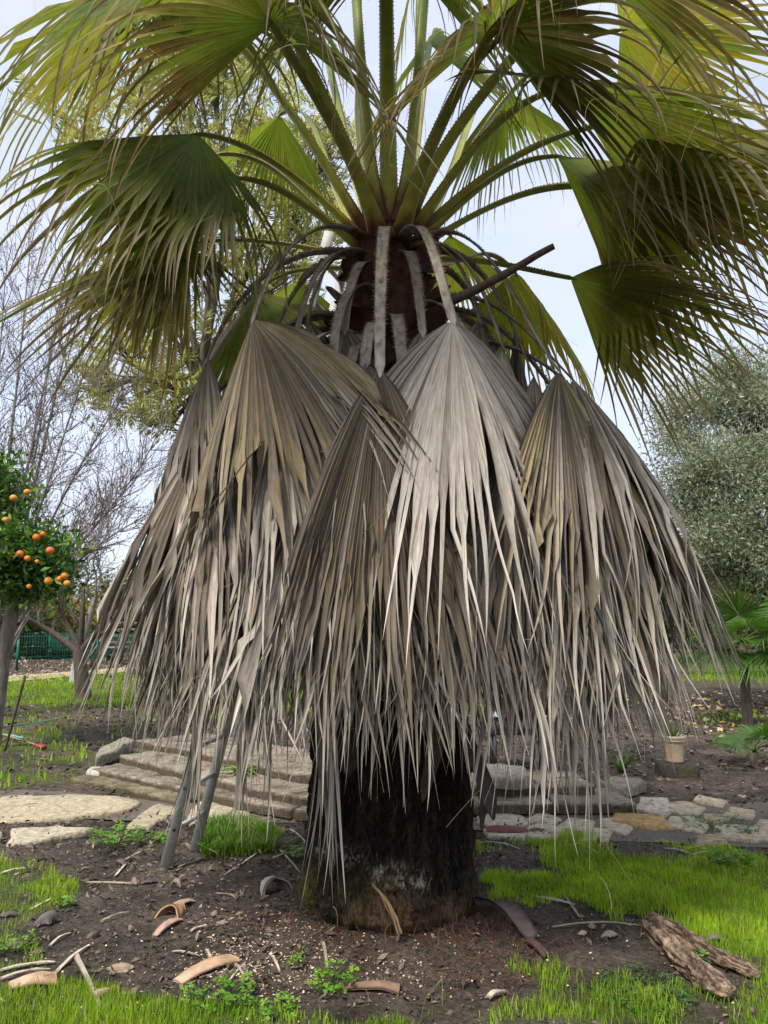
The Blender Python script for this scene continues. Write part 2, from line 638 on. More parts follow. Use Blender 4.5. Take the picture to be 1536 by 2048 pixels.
def blade_geo(H, A, N, L, n=52, spread=105, split=0.48, fold=35, droop=0.5, tipd=2.2, pleat=0.45, wid=0.75,
              seed=0, colfn=None, nt=15, threads=14, wander=0.25, twist=0.9, shrink=0.35, wave=0.0, wabs=None, sjit=0.06, early=0.0, kink=0.0):
    """palmate blade: n pleated segments fused out to `split`, then free, drooping and tapering"""
    rg = np.random.default_rng(seed)
    A = nrm(A)
    N = nrm(N - np.dot(N, A) * A)
    S = np.cross(A, N)
    sp = radians(spread)
    th = np.linspace(-sp, sp, n) + rg.normal(0, sp / n * 0.15, n)
    fo = radians(fold)
    d0 = (np.cos(th)[:, None] * A + (np.sin(th) * cos(fo))[:, None] * S - (np.abs(np.sin(th)) * sin(fo))[:, None] * N)
    if wave:
        d0 = d0 + wave * np.sin(th * 3 + rg.uniform(0, 6))[:, None] * N
    d = nrm(d0)
    Ls = L * (1 - shrink * (1 - np.cos(th * 0.85)) * 0.8) * rg.uniform(0.86, 1.06, n)
    t = np.linspace(0, 1, nt) ** 0.9
    t[0] = 0.012
    spl = np.clip(split + rg.normal(0, sjit, n), 0.12, 0.9)
    P = np.zeros((n, nt, 3))
    P[:, 0] = H + d * (t[0] * L)
    rt = rg.uniform(0.4, 1.7, n)
    wd = rg.normal(0, wander, (n, 3))
    wd2 = rg.normal(0, wander, (n, 3))
    dirs = np.zeros((n, nt, 3))
    dirs[:, 0] = d
    kat = np.where(rg.uniform(0, 1, n) < kink, rg.integers(int(nt * 0.5), nt - 2, n), -1)
    kdir = rg.normal(0, 0.35, (n, 3)) + DOWN
    for k in range(1, nt):
        tm = 0.5 * (t[k] + t[k - 1])
        dl = (t[k] - t[k - 1])
        over = np.clip(tm - spl, 0, 1)
        g = droop + early * math.exp(-tm / 0.16) * (0.3 + 1.6 * (th / sp) ** 2) + tipd * over / 0.5 * rt
        d = d + (g * dl)[:, None] * DOWN + (over * dl * 4)[:, None] * wd + (np.where(over > 0.2, 1, 0) * dl * 3)[:, None] * wd2
        d = np.where((kat == k)[:, None], 0.35 * d + kdir, d)
        d = nrm(d)
        P[:, k] = P[:, k - 1] + d * (dl * Ls)[:, None]
        dirs[:, k] = d
    E = np.zeros((n + 1, nt, 3))           # shared edges while fused
    E[1:-1] = 0.5 * (P[1:] + P[:-1])
    E[0] = P[0] - (E[1] - P[0])
    E[-1] = P[-1] + (P[-1] - E[-2])
    Wv = nrm(E[1:] - E[:-1])
    Nl = nrm(np.cross(Wv, dirs))
    Nl = np.where((Nl @ N)[..., None] < 0, Nl, Nl)
    hw = 0.5 * np.linalg.norm(E[1:] - E[:-1], axis=-1)
    En = np.zeros_like(E)
    En[1:-1] = nrm(Nl[1:] + Nl[:-1])
    En[0], En[-1] = Nl[0], Nl[-1]
    eh = np.zeros((n + 1, nt))
    eh[1:-1] = 0.5 * (hw[1:] + hw[:-1])
    eh[0], eh[-1] = hw[0], hw[-1]
    Ef = E + En * (pleat * eh)[..., None]
    Lf, Rf = Ef[:-1], Ef[1:]
    # free part
    ks = np.clip(np.searchsorted(t, spl), 1, nt - 2)
    ii = np.arange(n)
    w0 = hw[ii, ks]
    wdir0 = Wv[ii, ks]
    s = np.clip((t[None, :] - spl[:, None]) / (1 - spl[:, None]), 0, 1)
    free = s > 0
    wdir = wdir0[:, None, :] - np.sum(wdir0[:, None, :] * dirs, -1, keepdims=True) * dirs
    wdir = nrm(wdir)
    nd = nrm(np.cross(wdir, dirs))
    tw = rg.normal(0, twist, n)[:, None] * s
    wr = np.cos(tw)[..., None] * wdir + np.sin(tw)[..., None] * nd
    nr = nrm(np.cross(wr, dirs))
    wf = w0 * wid if wabs is None else wabs * rg.uniform(0.7, 1.2, n)
    kk_ = sstep(0, 0.2, s)
    width = (w0[:, None] * (1 - kk_) + wf[:, None] * kk_) * np.maximum(1 - s ** 1.8, 0.03)
    pl = pleat * (1 - 0.45 * sstep(0, .3, s)) if pleat > 0.8 else pleat * (1 + 0.5 * sstep(0, .4, s))
    Lr = P - wr * width[..., None] + nr * (pl * width)[..., None]
    Rr = P + wr * width[..., None] + nr * (pl * width)[..., None]
    fm = free[..., None]
    Lv = np.where(fm, Lr, Lf)
    Rv = np.where(fm, Rr, Rf)
    V = np.stack([Lv, P, Rv], 2)                       # n, nt, 3, xyz
    base = (np.arange(n) * nt * 3)[:, None]
    k = np.arange(nt - 1)[None, :]
    a = base + k * 3
    Q = np.concatenate([np.stack([a, a + 1, a + 4, a + 3], -1).reshape(-1, 4), np.stack([a + 1, a + 2, a + 5, a + 4], -1).reshape(-1, 4)])
    C = colfn(n, t, s, th / sp, rg)                    # n, nt, 3
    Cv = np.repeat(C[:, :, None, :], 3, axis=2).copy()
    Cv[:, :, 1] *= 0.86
    off = rg.uniform(0, 50)
    U = np.zeros((n, nt, 3, 2))
    U[..., 0] = (np.arange(n) * 1.7)[:, None, None] + np.array([0, .5, 1.0]) + off
    U[..., 1] = (t * L * 0.5)[None, :, None] + rg.uniform(0, 20, n)[:, None, None] * 0.0 + off
    acc = Acc()
    acc.add(V.reshape(-1, 3), Q, Cv.reshape(-1, 3), U.reshape(-1, 2))
    for _ in range(threads):                           # curling filaments
        i = rg.integers(0, n)
        kk = rg.integers(int(nt * 0.4), nt)
        p = P[i, kk]
        m = 7
        dv = nrm(rg.normal(0, 1, 3) + v3(0, 0, -0.6))
        cu = rg.normal(0, 1.0, 3)
        pts = [p]
        for q in range(m - 1):
            dv = nrm(dv + cu * 0.22 + DOWN * 0.22)
            pts.append(pts[-1] + dv * rg.uniform(0.02, 0.05))
        pts = np.array(pts)
        w = nrm(rg.normal(0, 1, 3)) * 0.0011
        VV = np.stack([pts - w, pts + w], 1).reshape(-1, 3)
        acc.add(VV, grid_q(m, 2), np.array([0.36, 0.3, 0.2]), np.full((2 * m, 2), off))
    return acc


def col_green(y=0.35, brown=0.3, tip=0.7, dark=1.0, cut=None):
    """green blade: y yellowing, brown browning of whole segments, tip how far tips are dried"""
    def f(n, t, s, u, rg):
        g1, g2 = np.array([0.095, 0.180, 0.036]), np.array([0.165, 0.245, 0.048])
        yel, br, tan_ = np.array([0.26, 0.22, 0.03]), np.array([0.105, 0.078, 0.045]), np.array([0.40, 0.335, 0.235])
        a = rg.uniform(0, 1, n)[:, None, None]
        c = g1 * (1 - a) + g2 * a
        c = np.repeat(c, len(t), axis=1)
        yy = np.clip(y * rg.uniform(0, 1.8, n)[:, None] * (0.5 + 0.6 * t[None, :]), 0, 1)[..., None]
        c = c * (1 - yy) + yel * yy
        edge = np.abs(u)[:, None]
        bb = np.clip(brown * (rg.uniform(0, 1.6, n)[:, None] + 0.4 * edge) * sstep(0.05, 0.6, t)[None, :], 0, 1)[..., None]
        c = c * (1 - bb) + br * bb
        tt = np.clip(sstep(0.10, 0.55, s + rg.normal(0, 0.2, n)[:, None]) * tip * rg.uniform(0.5, 1.3, n)[:, None], 0, 1)[..., None]
        mixt = rg.uniform(0, 1, n)[:, None, None]
        c = c * (1 - tt) + (tan_ * mixt + br * 1.5 * (1 - mixt)) * tt
        return c * dark
    return f


def col_dead(light=0.6, ochre=0.25, dark=0.3):
    def f(n, t, s, u, rg):
        g1, g2 = np.array([0.115, 0.092, 0.066]), np.array([0.70, 0.63, 0.53])
        oc, dk = np.array([0.40, 0.31, 0.15]), np.array([0.085, 0.064, 0.042])
        a = np.clip(rg.normal(light, 0.34, n), 0, 1)[:, None]
        a = np.clip(0.85 * a + (0.10 + 0.30 * rg.uniform(0, 1, n)[:, None]) * s + 0.06 * (s > 0) - 0.13, 0, 1)[..., None]
        c = g1 * (1 - a) + g2 * a
        ph = rg.uniform(0, 6)
        band = 0.5 + 0.5 * np.sin(u[:, None] * 5 + ph + t[None, :] * 4)
        o = np.clip(ochre * rg.uniform(0, 1.7, n)[:, None] * (0.4 + band), 0, 0.9)[..., None] * (1 - 0.6 * s[..., None])
        c = c * (1 - o) + oc * o
        k = np.clip(dark * (rg.uniform(-0.4, 1.3, n)[:, None] + 0.9 * (1 - band) - 0.3) * (1 - 0.5 * s), 0, 0.85)[..., None]
        return c * (1 - k) + dk * k
    return f


def petiole_geo(P0, d0, H, A, N, rad, w0, w1, flare, dead, seed, n=24, thick=0.5, thorns=True, k0=0.42, k1=0.34, side0=None):
    rg = np.random.default_rng(seed + 999)
    ln = np.linalg.norm(H - P0)
    A = nrm(A)
    N = nrm(N - np.dot(N, A) * A)
    S1 = np.cross(A, N)
    if side0 is None:
        side0 = np.cross(rad, UP)
    if np.dot(side0, S1) < 0:
        side0 = side0
    end = H + A * 0.05
    pts = bez(P0, P0 + nrm(d0) * ln * k0, H - A * ln * k1, end, n)
    T = nrm(np.gradient(pts, axis=0))
    t = np.linspace(0, 1, n)
    sd = side0[None] * (1 - sstep(0.3, 1, t))[:, None] + S1[None] * sstep(0.3, 1, t)[:, None]
    sd = sd - np.sum(sd * T, -1, keepdims=True) * T
    sd = nrm(sd)
    Nn = np.cross(sd, T)
    w = (w1 + (w0 - w1) * (1 - t) + flare * np.exp(-t / 0.07)) * (1 - 0.85 * sstep(0.97, 1.0, t))
    sec = np.array([(-1, .16), (-.5, -.02), (0, -.10), (.5, -.02), (1, .16), (.75, -.45), (0, -.8), (-.75, -.45)])
    V = pts[:, None, :] + sd[:, None, :] * (sec[None, :, 0, None] * w[:, None, None] / 2) + Nn[:, None, :] * (sec[None, :, 1, None] * thick * w[:, None, None] / 2)
    m = len(sec)
    Q = grid_q(n, m, wrap=True)
    # colours
    C = np.zeros((n, m, 3))
    if dead:
        base = np.array([0.40, 0.345, 0.28]) * rg.uniform(0.72, 1.2)
        red = np.array([0.075, 0.034, 0.024])
        f = sstep(0.05, 0.20, t + rg.normal(0, 0.02, n))[:, None, None]
        C[:] = red * (1 - f) + base * f
        C[:, 5:8] *= 0.85
    else:
        base = np.array([0.19, 0.24, 0.045])
        yel = np.array([0.44, 0.42, 0.07])
        red = np.array([0.11, 0.032, 0.026])
        f = np.clip(t / 0.6, 0, 1)[:, None, None]
        C[:] = yel * (1 - f) + base * f
        g = sstep(0.045, 0.11, t[:, None] + rg.normal(0, 0.014, (1, m)))[..., None]
        C[:] = red * (1 - g) + C * g
        ed = np.array([0.25, 0.11, 0.03])
        for e in (0, 4):
            C[:, e] = 0.4 * C[:, e] + 0.6 * ed
    acc = Acc()
    acc.add(V.reshape(-1, 3), Q, C.reshape(-1, 3))
    if thorns:
        cum = np.concatenate([[0], np.cumsum(np.linalg.norm(np.diff(pts, axis=0), axis=1))])
        for e, sg in ((0, -1), (4, 1)):
            x = 0.05
            while x < cum[-1] * (0.86 if not dead else 0.8):
                i = np.interp(x, cum, np.arange(n))
                i0 = min(int(i), n - 2)
                fr = i - i0
                b = V[i0, e] * (1 - fr) + V[i0 + 1, e] * fr
                T0, s0, n0 = T[i0], sd[i0] * sg, Nn[i0]
                hl = rg.uniform(0.009, 0.017) * (1.0 if dead else 0.42)
                tp = b + s0 * hl + T0 * hl * rg.uniform(-0.5, 0.7) + n0 * hl * 0.4
                bw = 0.0055
                b0, b1 = b - T0 * bw - s0 * 0.003, b + T0 * bw - s0 * 0.003
                acc.add([b0, b1, tp + T0 * 0.0006, tp - T0 * 0.0006], [[0, 1, 2, 3]],
                        np.array([0.20, 0.085, 0.035]) if not dead else np.array([0.24, 0.15, 0.10]))
                x += rg.uniform(0.016, 0.028)
    return acc


palm = empty('fan_palm_tree', PALM)
tag(palm, 'large fan palm with green crown and thatch skirt of dead grey fronds', 'palm tree')

TRUNK_Z = np.array([-0.12, 0.0, 0.10, 0.22, 0.40, 0.8, 1.2, 2.0, 3.0, 3.6, 3.85, 4.0, 4.12])
TRUNK_R = np.array([0.48, 0.47, 0.49, 0.485, 0.475, 0.455, 0.43, 0.37, 0.28, 0.205, 0.175, 0.14, 0.04])


def build_trunk():
    nz, na = 300, 340
    z = np.concatenate([np.linspace(-0.12, 1.6, 200), np.linspace(1.62, 4.12, 100)])
    a = np.linspace(0, 2 * pi, na, endpoint=False)
    Z, Aa = np.meshgrid(z, a, indexing='ij')
    R = np.interp(Z, TRUNK_Z, TRUNK_R)
    cx, cy = np.cos(Aa), np.sin(Aa)
    fib = fbm(cx * 14, cy * 14, Z * 5, 5, 3)
    fine = fbm(cx * 45, cy * 45, Z * 5, 6, 2)
    rings = fbm(cx * 2, cy * 2, Z * 22, 8, 3)
    lump = fbm(cx * 2.6, cy * 2.6, Z * 3.5, 12, 3)
    low = np.clip(1 - Z / 0.33, 0, 1)
    R = R + (fib - 0.5) * 0.035 + (fine - 0.5) * 0.022 + (rings - 0.5) * 0.045 + (lump - 0.5) * (0.02 + 0.17 * low)
    # knobs of the root mat
    for ang, zc, s, h in ((-1.35, 0.17, 0.11, 0.055), (-1.05, 0.13, 0.08, 0.035), (-2.3, 0.14, 0.12, 0.05), (-1.9, 0.10, 0.08, 0.03), (-0.75, 0.18, 0.09, 0.04), (-2.7, 0.16, 0.1, 0.04)):
        da = np.angle(np.exp(1j * (Aa - ang))) * 0.5
        R = R + h * np.exp(-((da ** 2 + (Z - zc) ** 2) / (s * 0.7) ** 2))
    V = np.stack([R * cx, R * cy, Z], -1)
    dk, br = np.array([0.012, 0.0095, 0.008]), np.array([0.034, 0.024, 0.017])  # dark fibre browns, blackened further to paint in the shade under the skirt
    mo, li = np.array([0.085, 0.085, 0.022]), np.array([0.36, 0.35, 0.30])
    rt = np.array([0.115, 0.070, 0.040])
    f = np.clip((fib - 0.35) * 2.4, 0, 1)[..., None]
    C = dk * (1 - f) + br * f
    lowc = np.clip((0.38 - Z) / 0.30 + (lump - 0.5) * 3.0, 0, 1)[..., None]
    C = C * (1 - lowc) + (rt * (0.5 + fib[..., None] * 0.9)) * lowc
    band = np.exp(-((Z - 0.33 - 0.06 * np.sin(Aa * 2)) / 0.05) ** 2) * np.clip((fbm(cx * 70, cy * 70, Z * 60, 18, 2) - 0.50) * 9, 0, 1) * np.clip((lump - 0.34) * 6, 0, 1)
    C = C * (1 - band[..., None]) + li * band[..., None]
    mm = np.clip((fbm(cx * 3, cy * 3, Z * 4, 15, 3) - 0.52) * 6, 0, 1) * np.clip((0.42 - Z) / 0.2, 0, 1)
    C = C * (1 - mm[..., None] * 0.7) + mo * mm[..., None] * 0.7
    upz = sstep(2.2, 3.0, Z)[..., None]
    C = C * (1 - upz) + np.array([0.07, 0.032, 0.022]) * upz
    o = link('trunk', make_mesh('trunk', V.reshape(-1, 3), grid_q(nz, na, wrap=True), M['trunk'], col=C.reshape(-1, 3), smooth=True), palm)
    # loose fibres on the trunk
    rg = np.random.default_rng(77)
    acc = Acc()
    for i in range(650):
        an = rg.uniform(pi * 0.95, 2.05 * pi)
        z0 = rg.uniform(0.02, 1.35)
        r0 = np.interp(z0, TRUNK_Z, TRUNK_R) + 0.010
        p = v3(r0 * cos(an), r0 * sin(an), z0)
        rd, tg = v3(cos(an), sin(an), 0), v3(-sin(an), cos(an), 0)
        m = 5
        dv = nrm(tg * rg.normal(0, 0.35) + v3(0, 0, rg.choice([-1, 1], p=[.8, .2])) + rd * 0.2)
        pts = [p]
        cu = tg * rg.normal(0, 0.22) + rd * rg.normal(0.0, 0.12)
        l = rg.uniform(0.006, 0.022)
        for q in range(m - 1):
            dv = nrm(dv + cu + v3(0, 0, -0.15))
            pts.append(pts[-1] + dv * l)
        pts = np.array(pts)
        ww = nrm(np.cross(pts[-1] - pts[0], rd)) * rg.uniform(0.0005, 0.0012)
        acc.add(np.stack([pts - ww, pts + ww], 1).reshape(-1, 3) + PALM, grid_q(m, 2), np.array([0.075, 0.048, 0.028]) * rg.uniform(0.4, 1.9) * (0.7 if z0 > 0.45 else 1.2))  # higher fibres dimmed: the skirt's shade is put into their colour
    # one thick loose root-fibre strand
    ps = bez(PX(745, 1768, 4.17), PX(775, 1800, 4.12), PX(790, 1830, 4.10), PX(800, 1868, 4.10), 14)
    for q in range(9):
        jit = np.cumsum(rg.normal(0, 0.0022, (14, 3)), axis=0)
        ww = v3(0.0028, 0, 0)
        acc.add(np.stack([ps + jit - ww, ps + jit + ww], 1).reshape(-1, 3), grid_q(14, 2), np.array([0.20, 0.12, 0.065]) * rg.uniform(0.6, 1.3))
    fo = acc.obj('trunk_fibres', M['dry'], palm)
    tag(fo, kind='stuff')


build_trunk()


# ---- leaf bases (boots) spiralling round the upper trunk
def build_boots():
    rg = np.random.default_rng(5)
    for i in range(64):
        z = 2.35 + 1.40 * (i / 64) + rg.normal(0, 0.02)
        an = i * 2.39996 + rg.normal(0, 0.1)
        r0 = np.interp(z, TRUNK_Z, TRUNK_R) + 0.015
        nn, mm = 9, 7
        u = np.linspace(-1, 1, mm)
        s = np.linspace(0, 1, nn)
        S_, U_ = np.meshgrid(s, u, indexing='ij')
        hh = rg.uniform(0.24, 0.36)
        wd = (0.30 * (1 - S_) ** 0.8 + 0.055) * (1 - 0.35 * i / 64) * (1 - 0.6 * sstep(0.9, 1, S_))
        ang = an + U_ * wd / r0 * 0.55
        out = 0.01 + (0.13 - 0.06 * i / 64) * S_ ** 2.0 + rg.uniform(0, 0.07) * S_ - 0.035 * U_ ** 2 * (1 - S_)
        rr = r0 + out + 0.02 * np.abs(U_) * S_
        zz = z + hh * S_ - 0.10 * S_ ** 3 * rg.uniform(0, 1.5)
        V = np.stack([rr * np.cos(ang), rr * np.sin(ang), zz], -1)
        c0, c1 = np.array([0.050, 0.022, 0.016]), np.array([0.21, 0.10, 0.066])
        k = (np.clip(S_ * 0.6 + 0.5 * np.abs(U_) - 0.1 + rg.uniform(-.2, .2), 0, 1))[..., None]
        C = c0 * (1 - k) + c1 * k
        Vi = V - 0.012 * np.stack([np.cos(ang), np.sin(ang), 0 * ang], -1)
        Q = grid_q(nn, mm)
        nv = nn * mm
        rim = []
        b = [q for q in range(mm)] + [r * mm + mm - 1 for r in range(1, nn)] + [nv - 2 - q for q in range(mm - 1)] + [r * mm for r in range(nn - 2, 0, -1)]
        for q in range(len(b)):
            x, y = b[q], b[(q + 1) % len(b)]
            rim.append([x, y, y + nv, x + nv])
        VV = np.concatenate([V.reshape(-1, 3), Vi.reshape(-1, 3)])
        QQ = np.concatenate([Q, Q[:, ::-1] + nv, np.array(rim)])
        link('leaf_base', make_mesh('leaf_base', VV, QQ, M['boot'], col=np.concatenate([C.reshape(-1, 3)] * 2), smooth=True), palm)


build_boots()


def frond(kind, P0, d0, H, A, N, L, seed, w0=0.10, w1=0.05, flare=0.10, label=None, pet=None, **kw):
    """one frond: a petiole with its blade"""
    P0, H = np.asarray(P0, float), np.asarray(H, float)
    rad = H - PALM
    rad[2] = 0
    rad = nrm(rad)
    dead = kind == 'dead'
    pk = dict(thick=0.5)
    pk.update(pet or {})
    pa = petiole_geo(P0, d0, H, A, N, rad, w0, w1, flare, dead, seed, **pk)
    o = pa.obj('dead_frond' if dead else 'green_frond', M['dead_petiole' if dead else 'green_petiole'], palm, smooth=False)
    b = blade_geo(H, np.asarray(A, float), np.asarray(N, float), L, seed=seed, **kw)
    V, Q, C, U = b.get()
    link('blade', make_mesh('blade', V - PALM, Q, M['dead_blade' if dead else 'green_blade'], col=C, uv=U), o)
    if label:
        o['label'] = label
    return o


def azd(az):
    a = radians(az)
    return v3(sin(a), -cos(a), 0)


def dead_frond(az, zH, rH, L, seed, out=0.12, zbase=None, light=0.55, ochre=0.25, dark=0.3, spread=58, side=0.0, H=None, A=None, label=None, base_r=None, **kw):
    rd = azd(az)
    if H is None:
        H = PALM + rd * rH + UP * zH
    if A is None:
        A = nrm(rd * out + DOWN + np.cross(rd, UP) * side)
    if zbase is None:
        zbase = H[2] + 0.75
    rb = (np.interp(zbase, TRUNK_Z, TRUNK_R) if base_r is None else base_r)
    rdh = H - PALM
    rdh[2] = 0
    rdh = nrm(rdh)
    P0 = PALM + rdh * rb + UP * zbase
    d0 = nrm(rdh * 1.0 + UP * 0.35)
    N = rdh + UP * 0.15
    args = dict(n=50, spread=spread + 30, split=0.48, fold=22, droop=0.42, early=2.2, tipd=2.3, kink=0.16, pleat=1.15, wid=0.46, wave=0.10, sjit=0.12, nt=17, threads=8, wander=0.24, twist=1.4, shrink=0.12,
                wabs=0.0115, colfn=col_dead(light, ochre, dark), w0=0.085, w1=0.048, flare=0.10)
    args.update(kw)
    return frond('dead', P0, d0, H, A, N, L, seed, label=label, **args)


# ---- the dead fronds that show one by one at the front of the skirt
def D(px, py, Y, tx, ty, tY, L, seed, zb, **kw):
    H = PX(px, py, Y)
    A = nrm(PX(tx, ty, tY) - H)
    az = math.degrees(math.atan2(H[0] - PALM[0], -(H[1] - PALM[1])))
    return dead_frond(az, 0, 0, L, seed, H=H, A=A, zbase=zb, **kw)


D(505, 640, 3.95, 400, 1140, 3.50, 1.55, 101, 3.92, light=0.28, ochre=0.55, dark=0.45, spread=54, early=2.2, split=0.55, n=62, label='broad brown and ochre dead frond at the left front of the skirt', w0=0.07, w1=0.04)
D(760, 738, 3.66, 770, 1250, 3.26, 1.75, 102, 3.85, light=0.03, ochre=0.22, dark=0.9, spread=16, early=3.4, fold=5, tipd=1.0, split=0.6, shrink=0.2, kink=0.03, sjit=0.05, n=60, label='narrow dark dead frond hanging straight down on a pale flat stalk', w0=0.075, w1=0.05)
D(905, 640, 3.68, 1035, 1090, 3.36, 1.72, 103, 3.85, light=0.92, ochre=0.02, dark=0.06, spread=52, early=2.2, split=0.50, n=60, label='pale silver-grey dead frond right of the skirt centre', w0=0.075, w1=0.05)
D(1118, 742, 4.05, 1400, 1080, 3.75, 1.68, 104, 3.92, light=0.34, ochre=0.55, dark=0.45, spread=42, early=1.8, split=0.56, n=58, label='brown dead frond at the right shoulder of the skirt', w0=0.07, w1=0.04)
D(668, 700, 4.02, 690, 1180, 3.62, 1.40, 105, 3.55, light=0.66, ochre=0.10, dark=0.25, spread=30, w0=0.08, w1=0.055)
D(415, 715, 4.55, 300, 1080, 4.30, 1.45, 106, 3.88, light=0.44, ochre=0.20, dark=0.35, spread=28)
D(1068, 752, 4.40, 1260, 1180, 4.00, 1.50, 107, 3.86, light=0.40, ochre=0.20, dark=0.4, spread=26)
D(730, 722, 4.02, 700, 1200, 3.75, 1.45, 108, 3.30, light=0.30, ochre=0.15, dark=0.5, spread=26, w0=0.08, w1=0.06)
D(805, 725, 4.00, 860, 1200, 3.70, 1.40, 109, 3.35, light=0.42, ochre=0.12, dark=0.45, spread=26, w0=0.08, w1=0.06)
D(955, 730, 4.05, 1090, 1200, 3.65, 1.50, 110, 3.45, light=0.52, ochre=0.12, dark=0.35, spread=32)
D(590, 690, 4.20, 560, 1180, 3.62, 1.50, 111, 3.82, light=0.58, ochre=0.14, dark=0.3, spread=34)
D(1005, 690, 4.30, 1180, 1180, 3.85, 1.55, 112, 3.88, light=0.48, ochre=0.18, dark=0.35, spread=28)
D(480, 760, 4.75, 310, 1200, 4.55, 1.55, 113, 3.48, light=0.42, ochre=0.18, dark=0.35, spread=30)
D(560, 800, 3.95, 470, 1230, 3.55, 1.45, 114, 3.25, light=0.60, ochre=0.15, dark=0.3, spread=32)
D(640, 860, 3.92, 640, 1300, 3.60, 1.35, 115, 3.05, light=0.66, ochre=0.08, dark=0.25, spread=28)
D(900, 860, 3.92, 930, 1300, 3.62, 1.30, 116, 3.05, light=0.55, ochre=0.10, dark=0.35, spread=26)
D(1080, 880, 3.95, 1200, 1300, 3.70, 1.40, 117, 3.05, light=0.55, ochre=0.12, dark=0.3, spread=30)
D(1215, 860, 4.35, 1450, 1230, 4.20, 1.55, 118, 3.25, light=0.46, ochre=0.2, dark=0.35, spread=26)
D(1010, 930, 3.80, 1060, 1330, 3.55, 1.25, 119, 2.95, light=0.62, ochre=0.06, dark=0.25, spread=26)
D(480, 880, 4.15, 390, 1280, 3.90, 1.45, 120, 3.0, light=0.55, ochre=0.18, dark=0.3, spread=28)
D(390, 860, 4.6, 310, 1250, 4.45, 1.4, 121, 3.2, light=0.5, ochre=0.15, dark=0.3, spread=26)

D(615, 640, 4.45, 560, 1000, 4.2, 1.2, 122, 3.86, light=0.4, ochre=0.15, dark=0.4, spread=30, n=36)
D(560, 640, 4.75, 440, 1000, 4.6, 1.3, 123, 3.90, light=0.4, ochre=0.15, dark=0.4, spread=30, n=36)
D(690, 655, 4.15, 680, 1000, 3.95, 1.1, 124, 3.72, light=0.4, ochre=0.15, dark=0.4, spread=26, n=32)
D(845, 660, 4.12, 880, 1000, 3.92, 1.1, 125, 3.78, light=0.4, ochre=0.15, dark=0.4, spread=26, n=32)
D(960, 640, 4.40, 1050, 1000, 4.15, 1.2, 126, 3.90, light=0.4, ochre=0.15, dark=0.4, spread=30, n=36)
D(1030, 660, 4.70, 1140, 1000, 4.6, 1.3, 127, 3.92, light=0.4, ochre=0.15, dark=0.4, spread=30, n=36)
D(1000, 740, 4.85, 1130, 1100, 4.8, 1.3, 128, 3.85, light=0.4, ochre=0.15, dark=0.4, spread=30, n=36)

# ---- lower tiers of the skirt, all round the trunk
_rg = np.random.default_rng(11)
for k, az in enumerate(np.arange(-180, 180, 20)):
    f = abs(az) < 125
    sd = abs(sin(radians(az)))
    fr = max(0.0, cos(radians(az))) ** 2
    dead_frond(az + _rg.normal(0, 4), 2.45 - 0.22 * fr + _rg.normal(0, 0.10), 0.90 - 0.10 * fr + 0.22 * sd + _rg.normal(0, 0.05), 1.50 - 0.24 * fr + _rg.normal(0, 0.08), 200 + k, out=0.34 + (0.46 if az > 0 else 0.30) * sd,
               zbase=3.15 + _rg.normal(0, 0.1), light=0.50 + _rg.normal(0, 0.12), ochre=0.15, dark=0.32, spread=32, n=52 if f else 34)
for k, az in enumerate(np.arange(-170, 180, 20)):
    f = abs(az) < 125
    sd = abs(sin(radians(az)))
    fr = max(0.0, cos(radians(az))) ** 2
    dead_frond(az + _rg.normal(0, 4), 2.08 + _rg.normal(0, 0.10), 0.78 + 0.24 * sd + _rg.normal(0, 0.05), 1.25 - 0.10 * fr + _rg.normal(0, 0.08), 300 + k, out=0.34 + (0.44 if az > 0 else 0.28) * sd,
               zbase=2.75 + _rg.normal(0, 0.1), light=0.52 + _rg.normal(0, 0.12), ochre=0.12, dark=0.34, spread=30, n=46 if f else 30)
for k, az in enumerate(np.arange(-175, 180, 26)):
    if abs(az) > 48:
        dead_frond(az + _rg.normal(0, 4), 2.80 + _rg.normal(0, 0.08), 1.15 + _rg.normal(0, 0.05), 1.55 + _rg.normal(0, 0.08), 400 + k, out=0.80 if az > 0 else 0.58,
                   zbase=3.45 + _rg.normal(0, 0.08), light=0.45 + _rg.normal(0, 0.10), ochre=0.2, dark=0.34, spread=30, n=46)
# strands that hang lowest, left of the trunk and at the right front
LOW = dict(early=0.0, kink=0.05, droop=0.8, tipd=0.8, wander=0.13, ochre=0.12, dark=0.2, w0=0.05, w1=0.03, flare=0.02)
D(622, 1040, 4.08, 634, 1500, 4.04, 1.85, 501, 2.55, light=0.68, spread=-27, n=16, **LOW)
D(530, 1100, 4.06, 515, 1500, 3.96, 1.36, 502, 2.50, light=0.58, spread=-18, n=20, **LOW)
D(420, 1140, 4.16, 405, 1500, 4.02, 1.30, 503, 2.45, light=0.55, spread=-22, n=16, **LOW)
D(1140, 1090, 3.85, 1185, 1500, 3.65, 1.42, 504, 2.45, light=0.58, spread=-9, n=24, **LOW)
D(1060, 1080, 3.85, 1085, 1500, 3.65, 1.25, 505, 2.45, light=0.58, spread=-9, n=24, **LOW)

# ---- cut dead stalk sticking up to the right
def stub():
    a, b = PX(905, 600, 4.15), PX(1108, 492, 3.95)
    n = 12
    pts = bez(a, a + (b - a) * 0.3 + UP * -0.03, a + (b - a) * 0.7, b, n)
    V, Q = tube(pts, np.linspace(0.030, 0.017, n), 6)
    V = V + np.random.default_rng(3).normal(0, 0.0012, V.shape)
    child('cut_stalk', V, Q, M['dead_petiole'], palm, col=np.tile(np.array([[0.10, 0.068, 0.05]]), (len(V), 1)))


stub()

